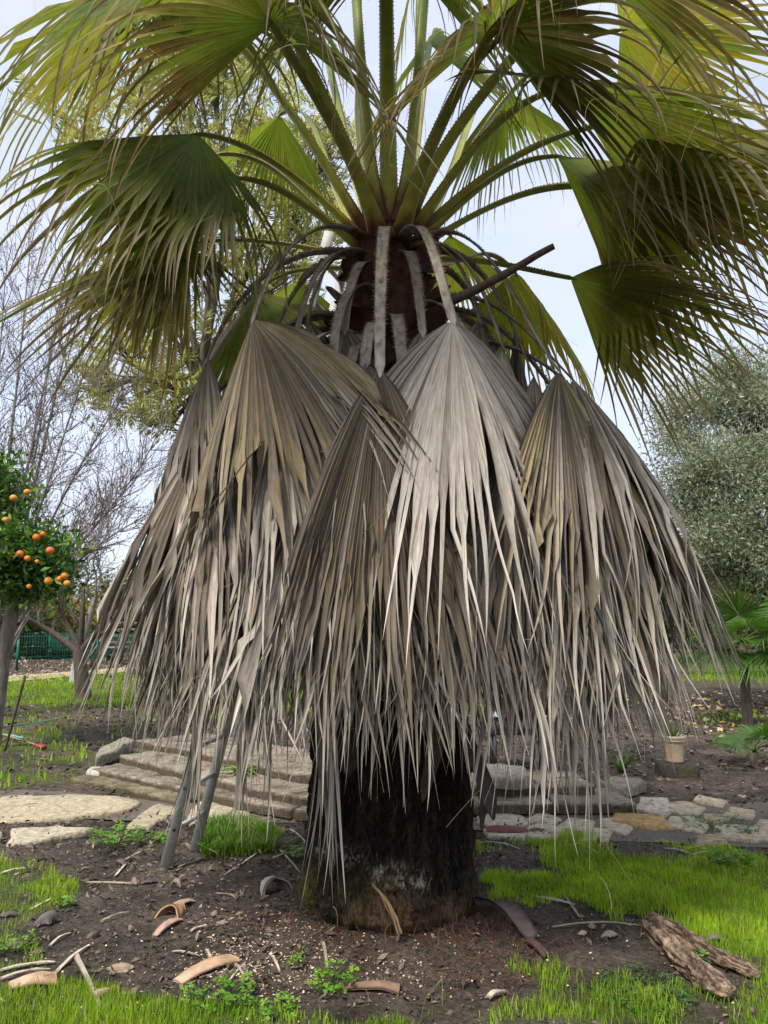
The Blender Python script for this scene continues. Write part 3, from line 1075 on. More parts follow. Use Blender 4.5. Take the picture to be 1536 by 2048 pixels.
# ---- green fronds of the crown
def G(px, py, Y, tx, ty, tY, L, seed, up=0.7, zb=4.00, hint=None, br=0.17, y=0.35, brown=0.3, tip=0.7, dk=1.0, baz=None, **kw):
    H = PX(px, py, Y)
    A = nrm(PX(tx, ty, tY) - H)
    rd = H - PALM
    rd[2] = 0
    rd = nrm(rd)
    rb = rd if baz is None else azd(baz)
    P0 = PALM + rb * br + UP * zb
    d0 = nrm(rb + UP * up)
    N = UP if hint is None else v3(*hint)
    args = dict(n=50, spread=90, split=0.46, fold=42, droop=0.30, tipd=3.6, pleat=0.5, wid=0.5, nt=18, threads=20, wander=0.16, twist=0.9, shrink=0.25,
                wabs=0.0125, colfn=col_green(y, brown, tip, dk), w0=0.092, w1=0.046, flare=0.06)
    args.update(kw)
    return frond('green', P0, d0, H, A, N, L, seed, **args)


# upright centre stalks, blades above the frame and towards the camera
G(772, -120, 3.85, 775, -330, 2.9, 1.7, 601, tipd=5.0, up=2.2, zb=4.00, br=0.12, y=0.3, brown=0.15, w0=0.11, w1=0.07, label='green frond on the broad upright stalk at the crown centre')
G(700, -170, 4.9, 640, -420, 4.7, 1.5, 602, up=2.6, zb=4.10, br=0.08, y=0.3)
G(850, -120, 5.0, 900, -360, 5.3, 1.5, 603, up=2.4, zb=4.10, br=0.08, y=0.3)
# front left and front right, seen from below, browned
G(545, 48, 3.35, 400, -230, 2.55, 1.40, 604, spread=80, up=1.0, zb=3.95, y=0.25, brown=0.75, tip=0.9, dk=0.75, label='browned frond reaching over the camera left of the crown stalks', w0=0.10)
G(985, 62, 3.40, 1130, -170, 2.65, 1.40, 605, up=1.0, zb=3.92, y=0.10, brown=1.0, tip=1.0, dk=0.75, label='dark brown frond reaching over the camera right of the crown stalks', w0=0.10)
# right side
G(1135, 178, 4.05, 1420, 190, 3.55, 1.75, 606, fold=20, droop=0.12, tipd=1.6, spread=75, up=1.1, zb=4.00, y=0.35, brown=0.15, tip=0.8, label='large green frond stretched to the right edge, its segments nearly level')
G(1115, 312, 4.6, 1400, 330, 4.3, 1.6, 607, spread=60, up=0.8, zb=3.98, y=0.5, brown=0.35)
G(1225, 378, 4.75, 1480, 440, 4.45, 1.65, 608, spread=76, droop=0.2, tipd=1.6, fold=25, up=0.7, zb=3.95, y=0.95, brown=0.2, tip=0.6, hint=(0.1, 0.55, 0.8), label='yellowing frond spread wide below the level green one on the right')
G(1140, 556, 5.0, 1400, 600, 4.75, 1.55, 609, droop=0.2, tipd=1.3, fold=30, spread=58, up=0.25, zb=3.88, y=0.55, brown=0.55, tip=0.8, w0=0.08, w1=0.04, hint=(0.2, 0.35, 0.9), label='drooping olive-brown frond low on the right of the crown')
G(1240, 60, 4.6, 1480, 40, 4.4, 1.6, 610, droop=0.15, tipd=2.0, fold=20, up=1.5, zb=4.05, y=0.9, brown=0.3, tip=1.0)
G(1180, -80, 3.4, 1330, -330, 2.7, 1.5, 611, up=1.4, zb=4.02, y=0.4, brown=0.7, tip=1.0)
G(1330, 240, 4.3, 1600, 260, 4.0, 1.6, 628, up=1.0, zb=4.00, y=0.6, brown=0.5, tip=1.0)
# left side
G(395, 268, 4.35, 150, 262, 3.9, 1.75, 612, tipd=5.0, fold=55, up=0.9, zb=3.98, y=0.25, brown=0.4, tip=0.8, label='broad frond bent over at the left edge with hanging strips')
G(440, 308, 4.75, 150, 350, 4.5, 1.4, 613, spread=66, up=0.8, zb=3.95, y=0.45, brown=0.35)
G(455, 357, 4.25, 230, 400, 3.9, 1.25, 614, spread=58, up=0.5, zb=3.90, y=0.45, brown=0.3, tip=0.9)
G(365, 492, 4.65, 170, 540, 4.4, 1.45, 615, droop=0.2, tipd=1.4, fold=35, up=0.2, zb=3.88, y=0.35, brown=0.7, tip=0.7, dk=0.85, label='dark brownish frond low on the left of the crown', w0=0.075, w1=0.035)
G(515, 585, 5.1, 440, 690, 5.0, 1.3, 616, up=0.2, zb=3.85, y=0.6, brown=0.2, w0=0.07, w1=0.035)
G(300, -30, 4.0, 110, -10, 3.5, 1.7, 617, tipd=5.0, fold=30, up=1.4, zb=4.02, y=0.45, brown=0.25, tip=0.7, label='frond at the upper left corner, lit through from behind')
G(480, -120, 3.6, 350, -360, 2.7, 1.5, 618, up=1.6, zb=4.05, y=0.3, brown=0.3)
# G(230, 180, 4.9, -60, 200, 4.8, 1.5, 629, up=1.2, zb=4.00, y=0.5, brown=0.3)
# behind the crown
G(560, 230, 5.9, 480, 300, 6.5, 1.4, 619, up=0.9, zb=4.00, y=0.3, brown=0.1, tip=0.3)
G(1030, 545, 5.8, 1110, 650, 6.0, 1.4, 620, up=0.2, zb=3.88, y=0.75, brown=0.1, tip=0.4)
G(900, 470, 6.0, 960, 560, 6.6, 1.3, 621, up=0.2, zb=3.88, y=0.5, brown=0.1, tip=0.4)
G(1010, 180, 5.9, 1060, 260, 6.6, 1.4, 622, up=1.0, zb=4.00, y=0.35, brown=0.1, tip=0.4)
G(640, 60, 5.9, 610, -30, 6.6, 1.4, 623, up=1.6, zb=4.05, y=0.3, brown=0.1, tip=0.3)
G(860, 90, 5.8, 880, 20, 6.5, 1.4, 624, up=1.6, zb=4.05, y=0.3, brown=0.1, tip=0.3)
G(600, 560, 5.9, 540, 660, 6.3, 1.3, 625, up=0.2, zb=3.88, y=0.45, brown=0.15, tip=0.4)
# overhead in front of the crown, mostly above the frame: their strips hang into view
G(690, -200, 4.1, 640, -420, 3.3, 1.5, 626, w0=0.08, up=2.0, zb=4.05, y=0.25, brown=0.3)
G(870, -180, 4.1, 920, -400, 3.3, 1.5, 627, w0=0.08, up=2.0, zb=4.05, y=0.25, brown=0.5)
# ------------------------------------------------------------------ trees
def leaf_quads(P, dirs, size, aspect, rg, curl=0.15):
    """diamond leaves: base P, pointing along dirs"""
    n = len(P)
    dirs = nrm(dirs)
    sd = nrm(np.cross(dirs, nrm(rg.normal(0, 1, (n, 3)))))
    nn = np.cross(sd, dirs)
    sz = size * rg.uniform(0.6, 1.25, n)[:, None]
    a = P
    m = P + dirs * sz * 0.5 + nn * sz * curl
    t = P + dirs * sz
    w = sd * sz * aspect * 0.5
    V = np.stack([a, m + w, t, m - w], 1).reshape(-1, 3)
    Q = np.arange(4 * n).reshape(-1, 4)
    return V, Q


def leaf_cols(n, cols, rg, var=0.25):
    cols = np.asarray(cols, float)
    c = cols[rg.integers(0, len(cols), n)] * rg.uniform(1 - var, 1 + var, (n, 1))
    return np.repeat(c, 4, axis=0)


def branch(acc, p, d, ln, r, depth, rg, tips, kids=3, ratio=0.68, ang=0.6, up=0.1, wob=0.12, col=(0.1, 0.08, 0.06), rmin=0.004, seg=5, sides=None):
    pts, dd = [p], nrm(d)
    for i in range(seg):
        dd = nrm(dd + rg.normal(0, wob, 3) + UP * up * 0.3)
        pts.append(pts[-1] + dd * ln / seg)
    pts = np.array(pts)
    r1 = max(r * 0.6, rmin)
    sd = sides or (6 if r > 0.02 else (4 if r > 0.007 else 3))
    V, Q = tube(pts, np.linspace(max(r, rmin), r1, len(pts)), sd, cap=False)
    acc.add(V, Q, np.asarray(col) * rg.uniform(0.75, 1.25))
    if depth <= 0:
        tips.append((pts[-1], dd))
        tips.append((pts[-3], dd))
        return
    for k in range(kids):
        f = rg.uniform(0.35, 1.0) if k else 1.0
        q = pts[min(int(f * seg), seg)]
        a = nrm(np.cross(dd, rg.normal(0, 1, 3)))
        nd = nrm(dd + a * ang * rg.uniform(0.5, 1.5) + UP * up)
        branch(acc, q, nd, ln * ratio * rg.uniform(0.75, 1.2), r1 * (0.85 if k == 0 else 0.62), depth - 1, rg, tips, kids, ratio, ang, up, wob, col, rmin, seg)


def lobe_tree(name, label, cat, base, trunk_r, fork, lobes, leaf, aspect, cols, bark, seed, per=40, spread=0.22, twigs=True, droop=0.0, group=None, mat='leaf', star=False, lean=0.15):
    """trunk and limbs to each foliage lobe; crown of leaf clusters spread through the lobes. lobes: (centre, radii, clusters)"""
    rg = np.random.default_rng(seed)
    root = empty(name, base)
    tag(root, label, cat, group)
    base, fork = np.asarray(base, float), np.asarray(fork, float)
    acc, lv = Acc(), Acc()
    pts = bez(base - UP * 0.1, base + (fork - base) * 0.35 + rg.normal(0, lean, 3) * v3(1, 1, 0), base + (fork - base) * 0.7 + rg.normal(0, lean, 3) * v3(1, 1, 0), fork, 12)
    V, Q = tube(pts, np.linspace(trunk_r, trunk_r * 0.72, 12) * (1 + 0.35 * np.exp(-np.linspace(0, 8, 12))), 10, cap=False)
    acc.add(V, Q, np.asarray(bark))
    for c, rad, ncl in lobes:
        c, rad = np.asarray(c, float), np.asarray(rad, float)
        mid = (fork + c) / 2 + rg.normal(0, 0.12 * np.linalg.norm(c - fork), 3)
        lp = bez(fork, fork + (mid - fork) * 0.6, mid, c, 9)
        V, Q = tube(lp, np.linspace(trunk_r * 0.5, trunk_r * 0.14, 9), 6, cap=False)
        acc.add(V, Q, np.asarray(bark) * 0.95)
        u = nrm(rg.normal(0, 1, (ncl, 3))) * (rg.uniform(0, 1, (ncl, 1)) ** 0.45)
        cl = c + u * rad
        if twigs:
            for q in cl[:: max(1, ncl // 26)]:
                a = lp[rg.integers(4, 9)]
                V, Q = tube(bez(a, a + (q - a) * 0.4 + UP * 0.05, a + (q - a) * 0.7, q, 5), np.linspace(trunk_r * 0.10, 0.006, 5), 4, cap=False)
                acc.add(V, Q, np.asarray(bark) * 0.85)
        n = ncl * per
        cc = np.repeat(cl, per, axis=0)
        if star:      # feathery sprays: leaflets along a short rachis
            ax = nrm(rg.normal(0, 1, (ncl, 3)) + UP * 0.5 + u * 0.8)
            s = np.tile(np.linspace(0, 1, per), ncl)[:, None]
            axr = np.repeat(ax, per, axis=0)
            P = cc + axr * s * spread * 2
            sidev = nrm(np.cross(axr, np.repeat(nrm(rg.normal(0, 1, (ncl, 3))), per, axis=0)))
            alt = np.tile(np.where(np.arange(per) % 2, 1, -1), ncl)[:, None]
            dirs = axr * 0.8 + sidev * alt + rg.normal(0, 0.12, (n, 3))
        else:
            P = cc + rg.normal(0, spread, (n, 3))
            dirs = rg.normal(0, 1, (n, 3)) + (P - c) / rad * 0.5 + UP * (0.25 - droop)
        V, Q = leaf_quads(P, dirs, leaf, aspect, rg)
        shade = np.repeat(rg.uniform(0.72, 1.28, ncl), per * 4)[:, None]
        lv.add(V, Q, leaf_cols(n, cols, rg) * shade)
    acc.obj('trunk', M['bark'], root, smooth=True)
    co = lv.obj('crown', M[mat], root)
    co['kind'] = 'stuff'
    return root


# olive on the right
def at(px, py, Y):
    return PX(px, py, Y)


OB = GP(1640, 1405)
OY = 15.0
OB = v3(PX(1600, 1400, OY)[0], OY, 0)
lobes = []
for px, py, dy, rx, rz, n in ((1500, 800, 0, 1.15, 0.75, 150), (1440, 800, 0.6, 0.9, 0.6, 90), (1345, 850, 0.3, 0.6, 0.7, 80), (1400, 930, -0.6, 0.9, 0.7, 130), (1500, 960, -1.0, 1.1, 0.9, 200),
                              (1620, 850, 0.0, 1.3, 1.2, 160), (1450, 1060, -1.0, 0.95, 0.6, 150), (1540, 1110, -1.2, 1.1, 0.65, 170), (1380, 1010, 0.4, 0.6, 0.7, 90), (1690, 1020, -0.5, 1.3, 1.2, 120), (1600, 740, 0.6, 1.0, 0.7, 90), (1470, 735, 0.2, 0.55, 0.4, 50), (1420, 1130, -0.2, 0.7, 0.45, 80)):
    lobes.append((PX(px, py, OY + dy), (rx, rx, rz), n))
lobe_tree('olive_tree', 'grey-green olive tree on the right behind the skirt', 'tree', OB, 0.20, PX(1530, 1180, OY), lobes, 0.10, 0.25,
          [(0.23, 0.26, 0.18), (0.14, 0.17, 0.11), (0.34, 0.37, 0.28), (0.20, 0.225, 0.125)], (0.09, 0.075, 0.06), 21, per=44, spread=0.15)

# feathery yellow-green tree behind on the left
GYY = 16.0
lobes = []
for px, py, dy, rx, rz, n in ((330, 180, 0, 1.6, 1.3, 105), (480, 240, 0.5, 1.4, 1.3, 95), (240, 330, 0, 1.3, 0.9, 50), (560, 330, 0, 1.2, 1.2, 80), (420, 420, -0.5, 1.6, 1.2, 105), (610, 480, 0, 1.1, 1.2, 75),
                              (520, 600, 0, 1.3, 1.0, 80), (310, 560, 0, 1.3, 0.6, 45), (130, 240, 0, 0.8, 0.5, 26), (400, 90, 0, 1.0, 0.9, 60), (300, 780, -0.3, 1.2, 0.35, 50), (230, 690, 0, 0.9, 0.28, 32), (380, 700, 0, 0.8, 0.4, 32), (200, 790, 0.2, 0.6, 0.3, 22),
                              (640, 300, 0, 0.9, 1.0, 45), (340, 860, 0, 0.9, 0.3, 26)):
    lobes.append((PX(px, py, GYY + dy), (rx, rx, rz), n))
lobe_tree('feathery_tree', 'tall yellow-green tree with feathery leaves behind the palm on the left', 'tree', v3(PX(420, 1400, GYY)[0], GYY, 0), 0.17, PX(400, 760, GYY), lobes, 0.23, 0.15,
          [(0.42, 0.42, 0.13), (0.32, 0.35, 0.09), (0.50, 0.47, 0.17), (0.25, 0.29, 0.08)], (0.13, 0.11, 0.085), 22, per=40, spread=0.30, star=True)

# orange tree at the left edge
OTY = 10.5
ob = v3(PX(-22, 1480, OTY)[0], OTY, 0)
lobes = []
for px, py, dy, rx, rz, n in ((20, 1085, -0.3, 0.42, 0.30, 75), (75, 1120, -0.3, 0.28, 0.26, 55), (-70, 1060, 0, 0.6, 0.5, 70), (0, 1000, 0.1, 0.26, 0.28, 36), (15, 1145, -0.2, 0.5, 0.20, 60), (-90, 960, 0, 0.6, 0.5, 50), (0, 940, 0, 0.14, 0.2, 12),
                              (-30, 1110, -0.6, 0.45, 0.25, 45), (105, 1158, -0.3, 0.15, 0.12, 18), (118, 1095, -0.2, 0.12, 0.12, 10), (45, 1172, -0.3, 0.22, 0.10, 16), (35, 985, 0, 0.14, 0.16, 9)):
    lobes.append((PX(px, py, OTY + dy), (rx, rx, rz), n))
orange_tree = lobe_tree('orange_tree', 'leafy orange tree with ripe fruit at the left edge', 'tree', ob, 0.115, PX(28, 1218, OTY), lobes, 0.125, 0.40,
                        [(0.05, 0.135, 0.022), (0.07, 0.18, 0.028), (0.035, 0.09, 0.02), (0.17, 0.28, 0.04)], (0.17, 0.145, 0.12), 23, per=15, spread=0.13, lean=0.03)


def sphere_geo(c, r, nu=10, nv=7):
    th = np.linspace(0.02, pi - 0.02, nv)
    ph = np.linspace(0, 2 * pi, nu, endpoint=False)
    T, Pp = np.meshgrid(th, ph, indexing='ij')
    V = np.stack([np.sin(T) * np.cos(Pp), np.sin(T) * np.sin(Pp), np.cos(T) * 0.93], -1) * r
    return V.reshape(-1, 3) + np.asarray(c), grid_q(nv, nu, wrap=True)


for px, py, s in ((27, 996, 1), (54, 984, .9), (73, 1075, 1.05), (100, 1101, 1.1), (40, 1108, 1.1), (17, 1111, .9), (55, 1117, .9), (97, 1162, 1.1), (129, 1152, .95), (134, 1167, .95), (119, 1158, .8), (58, 1173, .7), (11, 1040, .9), (86, 1068, .8), (74, 1123, .6)):
    V, Q = sphere_geo(PX(px, py, OTY - 0.72), 0.047 * s, 12, 8)
    child('orange', V, Q, M['paint'], orange_tree, col=np.tile([[0.60, 0.13 + 0.14 * ((px * 7) % 10) / 10, 0.02]], (len(V), 1)), smooth=True)

# bare old fruit tree
rg = np.random.default_rng(31)
FY = 17.0
fb = GP(168, 1402)
FY = fb[1]
fruit = empty('bare_fruit_tree', fb)
tag(fruit, 'gnarled bare fruit tree with a short thick forked trunk in the lawn', 'tree')
acc, tw = Acc(), Acc()
tips = []
bk = np.array([0.115, 0.092, 0.070])
pts = bez(fb - UP * 0.1, PX(166, 1370, FY), PX(160, 1330, FY), PX(158, 1300, FY), 10)
V, Q = tube(pts, np.linspace(0.17, 0.135, 10), 12, cap=False)
V = V + (fbm(V[:, 0] * 9, V[:, 1] * 9, V[:, 2] * 3, 4, 3)[:, None] - 0.5) * 0.06
acc.add(V, Q, bk)
for pp, r in (([(158, 1305), (130, 1280), (90, 1255), (45, 1232)], 0.085), ([(158, 1300), (145, 1262), (125, 1235), (110, 1200)], 0.06), ([(160, 1300), (162, 1265), (168, 1230), (166, 1180)], 0.075),
              ([(164, 1300), (185, 1275), (205, 1255), (230, 1215)], 0.085), ([(162, 1262), (148, 1235), (140, 1215), (120, 1205)], 0.05), ([(190, 1275), (225, 1255), (260, 1245), (310, 1225)], 0.055)):
    q = [PX(a, b, FY + rg.normal(0, 0.25)) for a, b in pp]
    q[0] = PX(*pp[0], FY)
    lp = bez(*q, 9)
    V, Q = tube(lp, np.linspace(r, r * 0.5, 9), 8, cap=False)
    acc.add(V, Q, bk * 0.95)
    for k in (4, 6, 8, 8):
        branch(tw, lp[k], nrm(lp[k] - lp[k - 1]) + UP * 0.5 + rg.normal(0, 0.45, 3), 0.75, r * 0.36, 3, rg, tips, kids=3, ratio=0.7, ang=0.75, up=0.12, wob=0.2, col=bk * 0.9, rmin=0.0055)
acc.obj('trunk', M['bark'], fruit, smooth=True)
tag(tw.obj('twigs', M['bark'], fruit), kind='stuff')

# tall bare tree with red berries / buds
rg = np.random.default_rng(32)
RY = 14.0
rb = v3(PX(-40, 1400, RY)[0], RY, 0)
bare = empty('bare_berry_tree', rb)
tag(bare, 'tall bare many-stemmed tree with tiny dark red berries at the left', 'tree')
acc, tw = Acc(), Acc()
tips = []
bk = np.array([0.24, 0.20, 0.175])
for px0, px1, top, r in ((20, 10, 560, 0.045), (70, 60, 500, 0.05), (85, 130, 560, 0.05), (95, 200, 640, 0.045), (105, 270, 760, 0.04), (60, -40, 640, 0.05), (100, 170, 520, 0.05), (110, 300, 900, 0.035), (80, 100, 700, 0.04), (105, 240, 980, 0.035), (112, 330, 1010, 0.03)):
    a, b = PX(-20 + (px0 - 60) * 0.6, 1200, RY), PX(px1, top, RY + rg.normal(0, 0.6))
    lp = bez(rb + v3((px0 - 80) * 0.008, rg.normal(0, 0.15), -0.05), a, a + (b - a) * 0.5 + rg.normal(0, 0.2, 3), b, 16)
    V, Q = tube(lp, np.linspace(r, 0.010, 16), 6, cap=False)
    acc.add(V, Q, bk)
    for k in range(5, 16):
        for _ in range(4):
            branch(tw, lp[k], nrm(lp[k] - lp[k - 1]) + rg.normal(0, 0.5, 3), rg.uniform(0.35, 0.7), 0.010, 2, rg, tips, kids=3, ratio=0.72, ang=0.5, up=0.15, wob=0.15, col=bk, rmin=0.0045, seg=4)
acc.obj('trunk', M['bark'], bare, smooth=True)
tag(tw.obj('twigs', M['bark'], bare), kind='stuff')
tp = np.array([t[0] for t in tips])
tp = tp[::2] + rg.normal(0, 0.05, (len(tp[::2]), 3))
bv = Acc()
V, Q = leaf_quads(tp, rg.normal(0, 1, tp.shape), 0.034, 0.9, rg)
bv.add(V, Q, leaf_cols(len(tp), [(0.10, 0.022, 0.024), (0.06, 0.02, 0.02), (0.14, 0.06, 0.04)], rg))
tag(bv.obj('berries', M['soil_litter'], bare), kind='stuff')


# pale leaning trunk behind the fruit tree
def pale_trunk():
    b = GP(148, 1366)
    Y = b[1]
    root = empty('pale_trunk_tree', b)
    tag(root, 'thin tree with whitewashed leaning trunk half hidden behind the bare fruit tree', 'tree')
    rg = np.random.default_rng(8)
    acc = Acc()
    lp = bez(b - UP * 0.05, PX(150, 1330, Y), PX(168, 1275, Y), PX(190, 1195, Y), 14)
    V, Q = tube(lp, np.linspace(0.14, 0.08, 14), 8, cap=False)
    c = np.where(V[:, 2:3] < 0.75, np.array([[0.36, 0.36, 0.37]]), np.array([[0.24, 0.21, 0.18]]))
    acc.add(V, Q, c)
    acc.obj('trunk', M['bark'], root, smooth=True)
    tw, tips = Acc(), []
    for k in (11, 12, 13, 13):
        branch(tw, lp[k], nrm(lp[k] - lp[k - 1]) + rg.normal(0, 0.5, 3), 1.2, 0.04, 3, rg, tips, kids=3, ratio=0.72, ang=0.6, up=0.1, wob=0.15, col=(0.2, 0.17, 0.14), rmin=0.006)
    tag(tw.obj('twigs', M['bark'], root), kind='stuff')


pale_trunk()

# shrubs and far trees beyond the fence and at the right: each its own
def shrub(name, label, px, py, Y, rx, rz, n, cols, leaf, seed, cat='shrub', per=30, group=None, asp=0.5, sp=0.25):
    c = PX(px, py, Y)
    b = v3(c[0], Y, 0)
    rg = np.random.default_rng(seed)
    lobes = []
    for k in range(4):
        lobes.append((c + rg.normal(0, 0.35, 3) * v3(rx, rx * 0.5, rz), (rx * 0.75, rx * 0.6, rz * 0.75), n // 4))
    lobe_tree(name, label, cat, b, 0.09, v3(c[0], Y, max(0.3, c[2] - rz * 0.7)), lobes, leaf, asp, cols, (0.10, 0.08, 0.06), seed, per=per, spread=sp, group=group)


DKG = [(0.04, 0.075, 0.02), (0.06, 0.10, 0.03), (0.03, 0.05, 0.015)]
YLW = [(0.36, 0.26, 0.05), (0.28, 0.22, 0.05), (0.20, 0.20, 0.06)]
BRN = [(0.17, 0.10, 0.055), (0.12, 0.08, 0.05), (0.20, 0.15, 0.08)]
MIX = [(0.12, 0.13, 0.05), (0.17, 0.15, 0.07), (0.08, 0.10, 0.03)]
shrub('hedge_shrub', 'dark green shrub beyond the fence at the far left', 5, 1262, 36, 2.2, 1.7, 240, DKG, 0.22, 41)
shrub('hedge_shrub', 'rusty brown shrub beyond the fence left of the forked trunk', 62, 1258, 38, 1.8, 1.3, 200, BRN, 0.20, 42)
shrub('autumn_shrub', 'yellow autumn shrub behind the bare fruit tree', 125, 1240, 40, 2.2, 1.5, 260, YLW, 0.22, 43)
shrub('hedge_shrub', 'low green bush behind the fence under the yellow shrub', 120, 1300, 37, 1.6, 0.9, 180, DKG, 0.20, 44)
shrub('background_tree', 'olive-toned tree behind the timber rack', 240, 1215, 46, 3.0, 2.4, 320, MIX, 0.28, 45, cat='tree')
shrub('background_tree', 'dull green tree seen between the bare branches far left', 60, 1200, 52, 4.0, 2.4, 320, MIX, 0.30, 46, cat='tree')
shrub('background_tree', 'green tree glimpsed through the thatch behind the palm', 560, 1230, 42, 4.0, 3.0, 320, MIX, 0.30, 47, cat='tree')
shrub('background_tree', 'dark tree behind the thatch right of the trunk', 960, 1220, 40, 4.5, 3.2, 340, DKG, 0.30, 48, cat='tree')
shrub('background_tree', 'leafy dark tree right behind the small fan palm', 1330, 1210, 34, 3.4, 2.4, 320, DKG, 0.28, 49, cat='tree')
shrub('hedge_shrub', 'brown-leaved shrub at the right edge below the olive', 1530, 1215, 24, 2.2, 1.3, 260, BRN + MIX, 0.18, 50)
shrub('background_tree', 'green tree beyond the lawn at the far right', 1640, 1190, 38, 4.5, 3.0, 320, MIX, 0.30, 51, cat='tree')
shrub('background_tree', 'large pale green tree far behind the olive', 1450, 1170, 50, 5.0, 3.5, 320, MIX, 0.34, 52, cat='tree')


# ------------------------------------------------------------------ small fan palm at the right
def small_palm(px, py, Y, seed, label, hub_z, stalk, specs, tr=0.08):
    c = PX(px, py, Y)
    b = v3(c[0], Y, 0)
    root = empty('dwarf_fan_palm', b)
    tag(root, label, 'palm tree')
    rg = np.random.default_rng(seed)
    V, Q = tube(bez(b - UP * 0.05, b + UP * hub_z * 0.3, b + UP * hub_z * 0.7, b + UP * hub_z, 10), np.linspace(tr * 1.1, tr, 10) , 10, cap=False)
    V = V + (fbm(V[:, 0] * 20, V[:, 1] * 20, V[:, 2] * 14, 3, 2)[:, None] - 0.5) * 0.04
    child('trunk', V, Q, M['bark'], root, col=np.tile([[0.15, 0.115, 0.09]], (len(V), 1)), smooth=True)
    hub = b + UP * hub_z
    for i, (az, el, st, L) in enumerate(specs):
        d = nrm(azd(az) * cos(radians(el)) + UP * sin(radians(el)))
        H = hub + d * st
        pts = bez(hub, hub + d * st * 0.4 + UP * 0.05, H - d * 0.2, H, 8)
        V, Q = tube(pts, np.linspace(0.012, 0.007, 8), 4)
        fo = child('frond', V, Q, M['leaf'], root, col=np.tile([[0.09, 0.15, 0.03]], (len(V), 1)))
        g = blade_geo(H, nrm(d - UP * 0.15), UP + 0.2 * d, L, n=34, spread=115, split=0.30, fold=8, droop=0.25, tipd=0.35, pleat=0.4, wid=0.85, seed=seed * 50 + i, threads=0, wander=0.05, twist=0.25, shrink=0.3, nt=8,
                      colfn=lambda n, t, s, u, r: np.repeat((np.array([0.055, 0.125, 0.020]) * (0.7 + 0.7 * r.uniform(0, 1, n))[:, None])[:, None, :], len(t), axis=1) * (1 + 0.5 * t[None, :, None]))
        V, Q, C, U = g.get()
        link('blade', make_mesh('blade', V - b, Q, M['leaf'], col=C, uv=U), fo)
    return root


small_palm(1492, 1395, 13.0, 61, 'small bright green fan palm on a thin trunk at the right edge', 1.30, 0.4,
           [(az + np.random.default_rng(az + 400).normal(0, 8), el, 0.50, 0.88) for az, el in ((-150, 20), (-100, 35), (-60, 15), (-20, 30), (20, 10), (60, 35), (100, 15), (140, 35), (180, 20), (-120, -8), (40, -15), (-40, 60), (90, 60), (0, -20), (80, -5), (-80, -12))], tr=0.075)
small_palm(1505, 1470, 9.2, 62, 'low fan palm shoot with fronds near the ground at the right edge', 0.16, 0.4,
           [(95, 38, 0.30, 0.62), (60, 28, 0.30, 0.55), (-85, 22, 0.2, 0.42), (150, 30, 0.3, 0.5), (-150, 30, 0.2, 0.4), (20, 55, 0.25, 0.5)], tr=0.05)

# ------------------------------------------------------------------ path, fence, rack, bird bath
def strip_poly(name, left, right, z, mat, col, n=40):
    left, right = np.asarray(left, float), np.asarray(right, float)

    def res(p):
        s = np.concatenate([[0], np.cumsum(np.linalg.norm(np.diff(p, axis=0), axis=1))])
        u = np.linspace(0, s[-1], n)
        return np.stack([np.interp(u, s, p[:, 0]), np.interp(u, s, p[:, 1])], -1)
    l, r = res(left), res(right)
    k = np.linspace(0, 1, 6)
    P = l[:, None] * (1 - k)[None, :, None] + r[:, None] * k[None, :, None]
    P = P + (fbm(P[..., 0] * 1.5, P[..., 1] * 1.5, 0, 3, 2)[..., None] - 0.5) * 0.4
    Z = np.maximum(gh(P[..., 0], P[..., 1]), 0) + z
    V = np.concatenate([P, Z[..., None]], -1).reshape(-1, 3)
    return mobj(name, V, grid_q(n, 6), mat, col=np.tile([col], (len(V), 1)), smooth=True)


M['sand'] = col_mat('sandy_path', 3, 0.8, 1.1, rough=0.95, spec=0.1, base=(0.40, 0.30, 0.21))
pth = strip_poly('garden_path', [(-16.5, 7.0), (-11.2, 19.5), (-8.2, 26.5), (-3.0, 39), (0, 60)], [(-18.0, 7.4), (-13.0, 20.2), (-10.1, 27.0), (-5, 39.5), (-2.2, 60)], 0.03, M['sand'], (0.4, 0.3, 0.2))
tag(pth, kind='structure')

TEAL = np.array([0.010, 0.12, 0.082])


def fence(points, label, h=1.2):
    root = empty('mesh_fence', (points[0][0], points[0][1], 0))
    tag(root, label, 'fence')
    for i, (x, y) in enumerate(points):
        V = box_pts((x, y, h / 2), 0.07, 0.07, h + 0.1)
        child('post', V, BOXQ, M['paint'], root, col=np.tile([TEAL * 1.1], (8, 1)))
    for (x0, y0), (x1, y1) in zip(points[:-1], points[1:]):
        a, b = v3(x0, y0, 0), v3(x1, y1, 0)
        ln = np.linalg.norm(b - a)
        acc = Acc()
        for k in range(1, int(ln / 0.10)):
            p = a + (b - a) * (k * 0.10 / ln)
            acc.add(box_pts(p + UP * (h / 2 + 0.03), 0.008, 0.008, h - 0.06), BOXQ, TEAL)
        for zz in (0.1, 0.45, 0.8, h - 0.05):
            acc.add(beam(a + UP * zz, b + UP * zz, 0.012, 0.012), BOXQ, TEAL)
        acc.obj('wire_panel', M['paint'], root)


p1, p2 = GP(33, 1342), GP(183, 1335)
dv = (p2 - p1)[:2]
fence([tuple(p1[:2] - dv * 2), tuple(p1[:2] - dv), tuple(p1[:2]), tuple(p2[:2]), tuple(p2[:2] + dv), tuple(p2[:2] + dv * 2)], 'green wire mesh fence running along the sandy path')
q0, q1, q2 = GP(-40, 1320), GP(97, 1319), GP(194, 1325)
fence([tuple(q0[:2]), tuple(q1[:2]), tuple(q2[:2]), tuple(q2[:2] + (q2 - q1)[:2])], 'second green mesh fence farther back behind the first')

